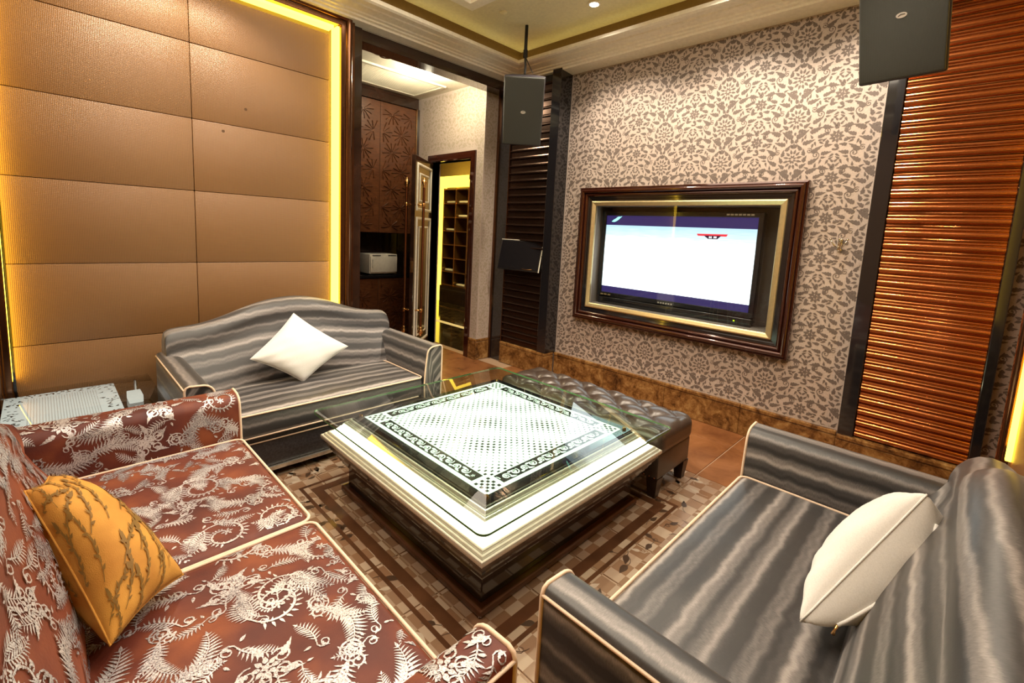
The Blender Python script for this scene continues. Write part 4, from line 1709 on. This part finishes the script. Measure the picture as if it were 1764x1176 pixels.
# ---- glass side table in the corner ----------------------------------
ST = thing('side_table', 'low glass side table with a white latticed panel between the sofas', 'side table', (-3.14, 0.12, 0))
sx0, sx1, sy0, sy1 = -0.43, 0.40, -0.36, 0.31
ztb = 0.455
mb = MB()
mb.bbox(sx0, sx1, sy0, sy1, ztb - 0.010, ztb, 0.004, 2).build('glass_top', 'smoked_glass', ST, True, 40)
MB().bbox(sx0 + 0.03, sx1 - 0.03, sy0 + 0.02, sy1 - 0.03, ztb - 0.16, ztb - 0.10, 0.01).build('frame', 'black_gloss', ST)
pw = [sx0 + 0.06, sx1 - 0.06, sy0 + 0.06, sy1 - 0.17]
sp_ = MB().bbox(pw[0], pw[1], pw[2], pw[3], ztb - 0.035, ztb - 0.0115, 0.006, 2).build('white_panel', 'side_glow', ST, True, 40)
orn = []
rr = random.Random(9)
for k in range(420):
    x, y = rr.uniform(pw[0] + 0.01, pw[1] - 0.01), rr.uniform(pw[2] + 0.01, pw[3] - 0.01)
    if pw[0] + 0.065 < x < pw[1] - 0.065 and pw[2] + 0.07 < y < pw[3] - 0.065:
        continue
    orn += leaf(x, y, rr.uniform(0, 6.3), rr.uniform(0.014, 0.026), 0.005, 0.3, 4)
o = MB().poly2d(orn, lambda a, b: (a, b, ztb - 0.0111)).build('border_print', 'black_satin', sp_)
o['kind'] = 'stuff'
lat = MB()
x = pw[0] + 0.085
while x < pw[1] - 0.085:
    y = pw[2] + 0.09
    k = 0
    while y < pw[3] - 0.085:
        ox = 0.009 if k % 2 else 0
        lat.poly2d([[(x + ox - 0.006, y), (x + ox, y - 0.0022), (x + ox + 0.006, y), (x + ox, y + 0.0022)]], lambda a, b: (a, b, ztb - 0.0110))
        y += 0.0105
        k += 1
    x += 0.018
o = lat.build('lattice_print', 'silver_paint', sp_)
o['kind'] = 'stuff'
MB().bbox(sx0 + 0.12, sx0 + 0.24, sy1 - 0.12, sy1 - 0.055, ztb - 0.10, ztb - 0.055, 0.004).build('end_block', 'side_glow', ST)
for ax in (sx0 + 0.07, sx1 - 0.07):
    for ay in (sy0 + 0.06, sy1 - 0.07):
        MB().bbox(ax - 0.025, ax + 0.025, ay - 0.025, ay + 0.025, 0, ztb - 0.10, 0.004).build('leg', 'black_gloss', ST)
        MB().lathe([(0.012, ztb - 0.10), (0.012, ztb - 0.010)], (ax, ay, 0), 10).build('stand_off', 'chrome', ST, True, 40)

# ================================================================== WALL-MOUNTED THINGS
# ---- television frame
TF = thing('display_surround', 'large glossy reddish-brown picture frame with a gold liner round the television', 'frame', ((NX0 + NX1) / 2, YF, NZ0))
fx, fz = (NX0 + NX1) / 2, NZ0
fmap = lambda a, b, d: (a - fx, -d - 0.0008, b - fz)
for s, mb in sweep_frame([(0.0, 0.0), (0.0, 0.016), (0.006, 0.022), (0.014, 0.024), (0.030, 0.030), (0.040, 0.026), (0.045, 0.018), (0.045, -0.0)], (NX0, NZ0), (NX1, NZ1), fmap).items():
    mb.build('gold_liner', 'gold_liner', TF, True, 35)
for s, mb in sweep_frame([(0.045, 0.0), (0.045, 0.016), (0.062, 0.018), (0.064, 0.026), (0.082, 0.028), (0.084, 0.0)], (NX0, NZ0), (NX1, NZ1), fmap).items():
    mb.build('inner_moulding', 'black_gloss', TF, True, 35)
oprof = [(0.084, 0.0), (0.084, 0.032)] + [(0.086 + a, 0.034 + d) for a, d in half_round(0, 0.026, 0.014, 6)] + [(0.114, 0.040)] + \
    [(0.115 + a, 0.046 + d) for a, d in half_round(0, 0.036, 0.018, 7)] + [(0.153, 0.052), (0.163, 0.050), (0.165, 0.044), (0.165, 0.0)]
for s, mb in sweep_frame(oprof, (NX0, NZ0), (NX1, NZ1), fmap).items():
    mb.build('outer_moulding', 'tv_frame_wood', TF, True, 35)
MB().box(NX0 - fx, NX1 - fx, -0.010, -0.006, NZ0 - fz, NZ1 - fz).build('glass_pane', 'pane_glass', TF)

# ---- television
sx0_, sx1_, sz0_, sz1_ = -2.510, -1.168, 0.925, 1.650
ty_ = YF + 0.085
TVo = thing('television', 'black flat television showing a bright white picture inside the frame', 'television', ((sx0_ + sx1_) / 2, ty_, NZ0 + 0.006))
cx_, zz_ = (sx0_ + sx1_) / 2, NZ0 + 0.006
L = lambda x, z: (x - cx_, z - zz_)
x0, z0 = L(sx0_, sz0_)
x1, z1 = L(sx1_, sz1_)
MB().bbox(x0 - 0.03, x1 + 0.03, 0.004, 0.09, z0 - 0.085, z1 + 0.035, 0.006).build('housing', 'tv_plastic', TVo, True, 40)
for s, mb in sweep_frame([(0.0, 0.0), (0.0, 0.012), (0.004, 0.016), (0.036, 0.016), (0.04, 0.010), (0.04, -0.01)], (x0, z0), (x1, z1), lambda a, b, d: (a, 0.004 - d, b)).items():
    mb.build('bezel', 'tv_plastic', TVo, True, 35)
MB().bbox(x0 - 0.03, x1 + 0.03, -0.012, 0.02, z0 - 0.115, z0 - 0.045, 0.010, 3).build('speaker_bar', 'tv_plastic', TVo, True, 40)
MB().bbox(x0 + 0.30, x1 - 0.30, 0.0, 0.12, 0.0, z0 - 0.10, 0.006).build('stand', 'tv_plastic', TVo)
scr = MB().box(x0, x1, 0.0025, 0.004, z0, z1).build('screen', 'screen_black_band', TVo)
lz0, lz1 = L(0, 0.985)[1], L(0, 1.563)[1]
mb = MB()
mb.add([(x0, 0.0015, lz0), (x1, 0.0015, lz0), (x1, 0.0015, lz1), (x0, 0.0015, lz1)], [(0, 1, 2, 3)], [(0, 0), (1, 0), (1, 1), (0, 1)])
mb.build('picture', 'screen_picture', scr)


def flat(name, mat, rects, y=0.0008):
    mb = MB()
    for (a0, a1, b0, b1) in rects:
        mb.add([(a0, y, b0), (a1, y, b0), (a1, y, b1), (a0, y, b1)], [(0, 1, 2, 3)])
    return mb.build(name, mat, scr)


bx = x0 + 0.655 * (x1 - x0)
bw = 0.185 * (x1 - x0)
mb = MB()
mb.add([(bx, 0.0008, lz1 - 0.050), (bx + bw, 0.0008, lz1 - 0.046), (bx + bw * 0.96, 0.0008, lz1 - 0.064), (bx + bw * 0.04, 0.0008, lz1 - 0.066)], [(0, 1, 2, 3)])
mb.build('score_banner', 'screen_red', scr)
mb = MB()
mb.add([(bx + 0.06, 0.0007, lz1 - 0.062), (bx + bw - 0.05, 0.0007, lz1 - 0.060), (bx + bw - 0.08, 0.0007, lz1 - 0.088), (bx + 0.095, 0.0007, lz1 - 0.088)], [(0, 1, 2, 3)])
mb.build('score_box', 'screen_dark', scr)
flat('score_digits', 'screen_white', [(bx + 0.102, bx + 0.111, lz1 - 0.081, lz1 - 0.068), (bx + 0.115, bx + 0.124, lz1 - 0.081, lz1 - 0.068),
                                      (bx + 0.140, bx + 0.149, lz1 - 0.080, lz1 - 0.067), (bx + 0.153, bx + 0.162, lz1 - 0.080, lz1 - 0.067)], 0.0004)
mb = MB()
mb.poly2d(leaf(x0 + 0.055, z1 - 0.055, 0.25, 0.12, 0.014, 0.2) + leaf(x0 + 0.10, z1 - 0.035, 0.6, 0.05, 0.011), lambda a, b: (a, 0.0006, b))
mb.build('channel_logo', 'screen_logo', scr)
mb = MB()
for k in range(7):
    mb.box(x1 - 0.235 + k * 0.030, x1 - 0.212 + k * 0.030, -0.0135, -0.0125, z1 + 0.014, z1 + 0.027)
mb.build('bezel_badges', 'silver_paint', TVo)
mb = MB()
for k in range(3):
    mb.box(x0 + 0.00 + k * 0.040, x0 + 0.030 + k * 0.040, -0.0135, -0.0125, z0 - 0.028, z0 - 0.014)
mb.build('energy_sticker', 'gold_liner', TVo)
mb = MB()
for k in range(6):
    mb.box(-0.075 + k * 0.024, -0.060 + k * 0.024, -0.0135, -0.0125, z0 - 0.030, z0 - 0.018)
mb.build('maker_name', 'silver_paint', TVo)
MB().box(x1 - 0.10, x1 - 0.09, -0.0135, -0.0122, z0 - 0.080, z0 - 0.072).build('power_light', 'led_green', TVo)

# ---- coat hook
HK = thing('coat_hook', 'small chrome double coat hook on the damask wall', 'hook', (-0.628, YF, 1.475))
MB().rbox((0, -0.006, 0.0), (0.013, 0.006, 0.042), 0.0055, 8).build('plate', 'chrome', HK, True)
for sx in (-1, 1):
    MB().tube([(sx * 0.004, -0.008, -0.018), (sx * 0.012, -0.032, -0.018), (sx * 0.030, -0.050, 0.002), (sx * 0.045, -0.056, 0.030)], [0.0055, 0.005, 0.0045, 0.004], 8).build('prong', 'chrome', HK, True)
    MB().lathe([(0.001, -0.008), (0.006, -0.005), (0.008, 0), (0.006, 0.005), (0.001, 0.008)], (sx * 0.046, -0.057, 0.036), 10).build('knob', 'chrome', HK, True)
MB().tube([(0, -0.008, 0.015), (0, -0.035, 0.020), (0, -0.045, 0.045)], [0.006, 0.005, 0.006], 8).build('prong', 'chrome', HK, True)


# ---- hanging loudspeakers
def speaker(label, loc, yaw, tilt, wd, ht, dp, pole_xy, drop):
    t = thing('loudspeaker', label, 'loudspeaker', loc)
    t.rotation_euler = (tilt, 0, yaw)
    w2, h2 = wd / 2, ht / 2
    f, r = -dp / 2, dp / 2
    k = 0.62
    mb = MB()
    vs = [(-w2, f, -h2), (w2, f, -h2), (w2, f, h2), (-w2, f, h2), (-w2 * k, r, -h2 * 0.92), (w2 * k, r, -h2 * 0.92), (w2 * k, r, h2 * 0.92), (-w2 * k, r, h2 * 0.92)]
    bm = bmesh.new()
    bv = [bm.verts.new(v) for v in vs]
    for q in ((0, 1, 2, 3), (5, 4, 7, 6), (0, 4, 5, 1), (3, 2, 6, 7), (0, 3, 7, 4), (1, 5, 6, 2)):
        bm.faces.new([bv[i] for i in q])
    bmesh.ops.bevel(bm, geom=list(bm.edges), offset=0.012, segments=3, profile=0.5, affect='EDGES')
    bm.verts.index_update()
    mb.add([v.co[:] for v in bm.verts], [tuple(v.index for v in q.verts) for q in bm.faces])
    bm.free()
    mb.build('cabinet', 'speaker_box', t, True, 40)
    gr = MB().rbox((0, f - 0.004, 0), (w2 - 0.008, 0.010, h2 - 0.010), 0.008, 12).build('grille', 'speaker_mesh', t, True)
    lb = MB()
    n = 16
    lb.add([(0.021 * math.cos(2 * PI * i / n), f - 0.0160, 0.012 * math.sin(2 * PI * i / n)) for i in range(n)] +
           [(0.021 * math.cos(2 * PI * i / n), f - 0.0135, 0.012 * math.sin(2 * PI * i / n)) for i in range(n)],
           [tuple(range(n))] + [(i, n + i, n + (i + 1) % n, (i + 1) % n) for i in range(n)])
    bd = lb.build('badge', 'silver_paint', t)
    MB().tube([(-0.012, f - 0.0165, -0.002), (-0.002, f - 0.0165, 0.005), (0.013, f - 0.0165, 0.003)], 0.0018, 6).build('badge_mark', 'black_satin', bd)
    # bracket and pole go straight up in world space
    M = Matrix.Translation(loc) @ t.rotation_euler.to_matrix().to_4x4()
    Mi = M.inverted()
    wp = M @ V((0, 0.03, h2))
    top_ = V((pole_xy[0], pole_xy[1], ZT))
    mid = V((pole_xy[0], pole_xy[1], wp.z + 0.20))
    MB().tube([Mi @ top_, Mi @ mid], 0.014, 12).build('pole', 'rubber_black', t, True, 40)
    MB().tube([Mi @ (mid + V((0, 0, 0.03))), Mi @ (mid - V((0, 0, 0.03)))], 0.019, 12).build('collar', 'rubber_black', t, True, 40)
    MB().tube([Mi @ mid, Mi @ (wp + V((0, 0, 0.06))), Mi @ (wp - V((0, 0, 0.01)))], 0.010, 10).build('bracket', 'rubber_black', t, True, 40)
    MB().tube([Mi @ (mid - V((0, 0, 0.02))), Mi @ (mid + V((0.035, 0.02, -0.10))), Mi @ (wp + V((0.05, 0.04, 0.0)))], 0.004, 6).build('cable', 'rubber_black', t, True)
    MB().lathe([(0.04, ZT - 0.012), (0.04, ZT)], (0, 0, 0), 14)
    return t


k = NB('speaker_mesh')
co = k.coord()
sp = k.node('ShaderNodeSeparateXYZ')
k.link(co, sp.inputs[0])
q1 = k.math('SINE', k.math('MULTIPLY', k.math('ADD', sp.outputs['X'], sp.outputs['Z']), 900.0))
q2 = k.math('SINE', k.math('MULTIPLY', k.math('SUBTRACT', sp.outputs['X'], sp.outputs['Z']), 900.0))
qq = k.math('MULTIPLY', q1, q2)
k.link(k.ramp(qq, [(0.3, (0.030, 0.032, 0.025)), (0.7, (0.060, 0.064, 0.050))]), k.b.inputs['Base Color'])
k.set(Roughness=0.5)
k.bump(qq, 0.5, 0.002)
speaker('black loudspeaker hanging on a pole in the corner by the dark slat column', (-2.945, 3.03, 2.52), math.radians(45), math.radians(25), 0.345, 0.565, 0.27, (-2.975, 3.055), 0)
speaker('black loudspeaker hanging in front of the copper slat column', (-0.350, 2.98, 2.585), math.radians(-8), math.radians(22), 0.345, 0.565, 0.27, (-0.350, 3.02), 0)

# ---- dark touch screen on the slat column
MN = thing('touch_screen', 'dark touch screen with a metal edge coloured white for its reflection, in front of the dark slat column', 'monitor', (-3.37, 3.50, 1.05))
MN.rotation_euler = (math.radians(-12), 0, math.radians(6))
MB().bbox(-0.275, 0.275, 0.0, 0.028, 0.0, 0.325, 0.006).build('body', 'black_satin', MN, True, 40)
MB().box(-0.262, 0.262, -0.002, 0.001, 0.014, 0.311).build('screen', 'black_gloss', MN)
MB().bbox(-0.277, 0.277, -0.002, 0.006, 0.322, 0.328, 0.001).build('top_edge', 'crown_white', MN)  # white colour stands in for the bright reflection on both metal edges
MB().bbox(0.272, 0.279, -0.003, 0.006, 0.0, 0.328, 0.001).build('side_edge', 'crown_white', MN)
MB().tube([(0.06, -0.004, 0.026), (0.12, -0.004, 0.018), (0.19, -0.004, 0.026)], 0.0025, 6).build('curved_mark', 'brass', MN, True)
MB().tube([(0, 0.026, 0.16), (0, 0.075, 0.15)], 0.025, 12).build('wall_mount', 'black_satin', MN, True, 40)

# ================================================================== ALCOVE
FXp = -5.06


def star_relief(y0, y1, z0, z1, x, oy=0.0, oz=0.0):
    mb = MB()
    S = 0.25
    R_ = 0.128
    j = 0
    z = z0 - S + oz
    while z < z1 + S:
        y = y0 - S + oy + (S / 2 if j % 2 else 0)
        while y < y1 + S:
            for q in range(12):
                a = PI * q / 6 + 0.13
                ra = R_ if q % 2 == 0 else R_ * 0.86
                ca, sa = math.cos(a), math.sin(a)
                r0_, hw, hh_ = 0.014, 0.0062, 0.014
                pts = [(x, y + ca * r - sa * w_, z + sa * r + ca * w_) for r, w_ in ((r0_, hw * 0.4), (ra, hw), (ra, -hw), (r0_, -hw * 0.4))]
                pts += [(x + hh_ * 0.6, y + ca * r0_, z + sa * r0_), (x + hh_, y + ca * ra * 0.94, z + sa * ra * 0.94)]
                ok = all(y0 + 0.012 < p[1] < y1 - 0.012 and z0 + 0.012 < p[2] < z1 - 0.012 for p in pts)
                if ok:
                    mb.add(pts, [(0, 4, 5, 1), (3, 2, 5, 4), (1, 5, 2), (0, 3, 4)])
            y += S
        z += S * 0.866
        j += 1
    return mb


def cabinet(name, label, z0, z1, doors, handle_z, handle_style):
    t = thing(name, label, 'cabinet', (FXp, 2.6, z0))
    B = lambda mb, nm, m_, par=t, **kw: mb.build(nm, m_, par, **kw)
    y_0, y_1 = doors[0][0], doors[-1][1]
    B(MB().box(-0.37, -0.022, y_0 - 2.6, y_1 - 2.6, 0, z1 - z0), 'carcass', 'dark_wood')
    for i, (a, b) in enumerate(doors):
        d = B(MB().bbox(-0.020, 0.0, a - 2.6 + 0.002, b - 2.6 - 0.002, 0.006, z1 - z0 - 0.006, 0.003), 'door', 'carved_wood')
        o = star_relief(a - 2.6 + 0.01, b - 2.6 - 0.01, 0.02, z1 - z0 - 0.02, 0.0003, oy=0.07 + 0.1 * i, oz=0.1).build('star_carving', 'carved_wood', d)
        o['kind'] = 'stuff'
        hy_ = (b - 0.022 if i % 2 == 0 else a + 0.022) - 2.6
        hz_ = handle_z - z0
        MB().tube([(0.0, hy_, hz_ - 0.03), (0.022, hy_, hz_ - 0.022), (0.022, hy_, hz_ + 0.022), (0.0, hy_, hz_ + 0.03)], 0.005, 8).build('handle', 'chrome', d, True)
    return t


cabinet('carved_cabinet', 'tall brown cabinet carved with star bursts, above the alcove niche', 1.355, 2.87, [(1.83, 2.33), (2.33, 2.85), (2.85, 3.335)], 2.30, 0)
cabinet('carved_cabinet', 'low brown cabinet carved with star bursts, under the white towel box', 0.06, 0.815, [(1.83, 2.33), (2.33, 2.85), (2.85, 3.335)], 0.72, 0)
t = tag(MB().bbox(-5.44, -5.04, 1.83, 3.36, 0.817, 0.850, 0.004).build('counter_slab', 'black_gloss'), 'black stone counter slab in the alcove', 'counter')
t = thing('trim_6', 'dark fascia and end strips round the carved cabinets', 'trim', kind='structure')
MB().box(-5.44, -5.05, 1.83, 3.36, 2.873, 2.998).build('fascia', 'dark_wood', t)
MB().box(-5.44, -5.05, 3.338, 3.378, 0.0, 2.872).build('end_strip', 'dark_wood', t)
MB().box(-5.048, -5.042, 3.330, 3.336, 1.36, 2.87).build('bead', 'brass', t)
MB().box(-5.44, -5.10, 1.83, 3.337, 0.0, 0.058).build('kick_board', 'black_satin', t)

TB = thing('towel_cabinet', 'white countertop towel warming cabinet with a vent slot in the alcove', 'appliance', (-5.06, 2.92, 0.852))
MB().bbox(-0.30, 0.0, -0.185, 0.185, 0.014, 0.250, 0.008, 3).build('case', 'plastic_white', TB, True, 40)
d = MB().bbox(0.0, 0.016, -0.178, 0.178, 0.030, 0.222, 0.006, 2).build('door', 'plastic_white', TB, True, 40)
MB().bbox(0.016, 0.026, -0.160, -0.148, 0.09, 0.19, 0.003).build('grip', 'silver_paint', d)
MB().box(0.0005, 0.003, -0.15, -0.04, 0.228, 0.238).build('vent', 'black_satin', TB)
MB().box(0.0005, 0.003, 0.06, 0.17, 0.228, 0.238).build('vent', 'black_satin', TB)
for sy in (-0.15, 0.15):
    MB().lathe([(0.014, 0), (0.014, 0.015)], (-0.04, sy, 0), 10).build('foot', 'rubber_black', TB)
    MB().lathe([(0.014, 0), (0.014, 0.015)], (-0.26, sy, 0), 10).build('foot', 'rubber_black', TB)

# ---- doorway casing and the open door
t = thing('door_1', 'glossy reddish-brown door casing round the open doorway', 'door frame', (0, 3.385, 0), kind='structure')
cp = [(0.0, -0.10), (0.0, 0.012), (0.012, 0.02), (0.03, 0.016), (0.06, 0.022), (0.083, 0.018), (0.085, 0.0)]
for s, mb in sweep_frame(cp, (OX0, -0.2), (OX1, OZ), lambda a, b, d: (a, -d, b), 'LRT').items():
    mb.v = [(x, y, max(z, 0.0)) for x, y, z in mb.v]
    mb.build('casing', 'tv_frame_wood', t, True, 30)
for zz in (0.35, 0.9, 1.45, 2.0):
    MB().box(OX1 - 0.004, OX1 + 0.004, -0.018, -0.008, zz, zz + 0.05).build('strike_plate', 'brass', t)
DR = thing('door_2', 'open dark door leaf with white beading and long brass pull bars', 'door', (OX0 - 0.005, 3.365, 0.008), math.atan2(-0.77, 0.64), kind='structure')
DLn = 0.70
MB().bbox(0, DLn, -0.022, 0.022, 0, 2.20, 0.004).build('leaf', 'dark_wood', DR)
for (a0, a1, b0, b1) in ((0.06, 0.64, 1.62, 2.13), (0.06, 0.64, 0.10, 1.55)):
    for s, mb in sweep_frame([(0.0, 0.0), (0.0, 0.008), (0.012, 0.012), (0.030, 0.008), (0.032, 0.0)], (a0 + 0.03, b0 + 0.03), (a1 - 0.03, b1 - 0.03), lambda a, b, d: (a, 0.022 + d, b)).items():
        mb.build('beading', 'crown_white', DR)
    for s, mb in sweep_frame([(0.0, 0.0), (0.0, 0.006), (0.012, 0.008), (0.022, 0.0)], (a0 + 0.12, b0 + 0.12), (a1 - 0.12, b1 - 0.12), lambda a, b, d: (a, 0.022 + d, b)).items():
        mb.build('beading', 'crown_white', DR)
for sy in (-1, 1):
    yy = sy * 0.095
    hx_ = DLn - 0.075
    h = MB().tube([(hx_, yy, 0.34), (hx_, yy, 1.86)], 0.016, 12).build('pull_bar', 'brass_dark', DR, True, 40)
    for zc, sg in ((1.86, 1), (0.34, -1)):
        MB().lathe([(0.012, 0), (0.022, 0.012 * sg), (0.018, 0.022 * sg), (0.030, 0.045 * sg), (0.034, 0.060 * sg), (0.022, 0.082 * sg), (0.012, 0.088 * sg), (0.016, 0.100 * sg), (0.004, 0.112 * sg)], (hx_, yy, zc), 12).build('finial', 'brass', h, True)
    for zc in (1.68, 0.52):
        MB().tube([(hx_, yy, zc), (hx_, sy * 0.055, zc), (hx_, sy * 0.022, zc)], [0.011, 0.009, 0.016], 10).build('post', 'brass', h, True)
        MB().lathe([(0.018, -0.02), (0.021, -0.01), (0.021, 0.01), (0.018, 0.02)], (hx_, yy, zc), 12).build('ferrule', 'brass', h, True)
for zz in (0.95,):
    MB().bbox(DLn - 0.03, DLn + 0.003, -0.014, 0.014, zz, zz + 0.12, 0.002).build('latch_plate', 'brass', DR)

# ================================================================== CORRIDOR BEYOND THE DOORWAY
cf = MB().box(-9.5, -3.9, 3.5, 6.2, -0.06, 0.001).build('floor_corridor', 'corridor_floor')
tag(cf, 'glossy speckled dark stone corridor floor beyond the doorway', 'floor', kind='structure')
MB().box(-9.3, -3.95, 4.30, 4.40, 0.001, 0.0025).build('inlay_line', 'crown_white', cf)
MB().box(-9.3, -3.95, 5.20, 5.24, 0.001, 0.0025).build('inlay_line', 'brass', cf)
cw_ = MB().box(-9.6, -3.9, 5.98, 6.1, 0, 2.9).box(-9.7, -9.5, 3.4, 6.1, 0, 2.9).box(-3.95, -3.9, 3.7, 6.1, 0, 2.9).build('wall_corridor', 'tan_item')
tag(cw_, 'tan corridor walls beyond the doorway', 'wall', kind='structure')
cc_ = MB().box(-9.6, -3.9, 3.5, 6.1, 2.80, 2.9).build('ceiling_corridor', 'tray_paint')
tag(cc_, 'low cream corridor ceiling beyond the doorway', 'ceiling', kind='structure')
MB().box(-9.0, -4.2, 4.3, 4.42, 2.52, 2.80).build('soffit', 'crown_white', cc_)
SH = thing('display_shelf', 'tall gridded display shelf framed by a glowing yellow strip in the corridor', 'display shelf', (-6.95, 5.60, 0))
X0, X1 = -0.52, 0.59
MB().box(X0 - 0.03, X1, 0.30, 0.33, 0.0, 2.25).build('back_panel', 'black_satin', SH)
MB().bbox(X0 - 0.03, X1, -0.02, 0.30, 0.0, 0.33, 0.005).build('plinth', 'dark_wood', SH)
for k in range(4):
    x = X0 + k * 0.37
    MB().bbox(x - 0.012, x + 0.012, 0.0, 0.30, 0.33, 2.22, 0.003).build('upright', 'brass', SH)
for k in range(8):
    z = 0.345 + k * 0.264
    MB().bbox(X0, X1, 0.01, 0.30, z - 0.010, z + 0.008, 0.002).build('shelf_board', 'brass', SH)
MB().box(X0 - 0.17, X0 - 0.04, 0.02, 0.10, 0.0, 2.45).build('glow_strip', 'corridor_glow', SH)
MB().box(X0 - 0.03, X1, 0.02, 0.10, 2.245, 2.45).build('glow_strip', 'corridor_glow', SH)
its = [(1, 6, 'folded_cloth'), (0, 6, 'folded_cloth'), (1, 5, 'folded_cloth'), (0, 4, 'folded_cloth'), (0, 1, 'folded_cloth'), (1, 0, 'folded_cloth')]
rowname = ['bottom', 'second lowest', 'third lowest', 'middle', 'third highest', 'second highest', 'highest']
for c, rw, nm in its:
    x = -6.95 + X0 + 0.185 + c * 0.37
    z = 0.345 + rw * 0.264 + 0.009
    mb = MB().rbox((x, 5.70, z + 0.022), (0.13, 0.07, 0.022), 0.018, 8).build(nm, 'crown_white', None, True)
    tag(mb, 'folded white cloth in the %s compartment of the %s shelf column' % (rowname[rw], ('outer', 'middle')[c]), 'cloth', 'cloths on the corridor shelf')
for rw in (3, 4, 5):
    x = -6.95 + X0 + 0.185 + 2 * 0.37 - 0.05
    z = 0.345 + rw * 0.264 + 0.009
    t = thing('blue_box', 'blue carton in the %s row of the corridor shelf' % rowname[rw], 'box', (x, 5.70, z), group='blue cartons on the corridor shelf')
    MB().bbox(-0.07, 0.07, -0.06, 0.06, 0, 0.19, 0.004).build('carton', 'blue_item', t)
    MB().bbox(-0.071, 0.071, -0.061, 0.061, 0.15, 0.17, 0.002).build('band', 'crown_white', t)
x = -6.95 + X0 + 0.185 + 2 * 0.37 - 0.05
t = thing('red_box', 'red carton in the top row of the corridor shelf', 'box', (x, 5.70, 0.345 + 6 * 0.264 + 0.009))
MB().bbox(-0.08, 0.08, -0.06, 0.06, 0, 0.21, 0.004).build('carton', 'red_item', t)
MB().bbox(-0.081, 0.081, -0.061, 0.061, 0.08, 0.10, 0.002).build('band', 'gold_liner', t)
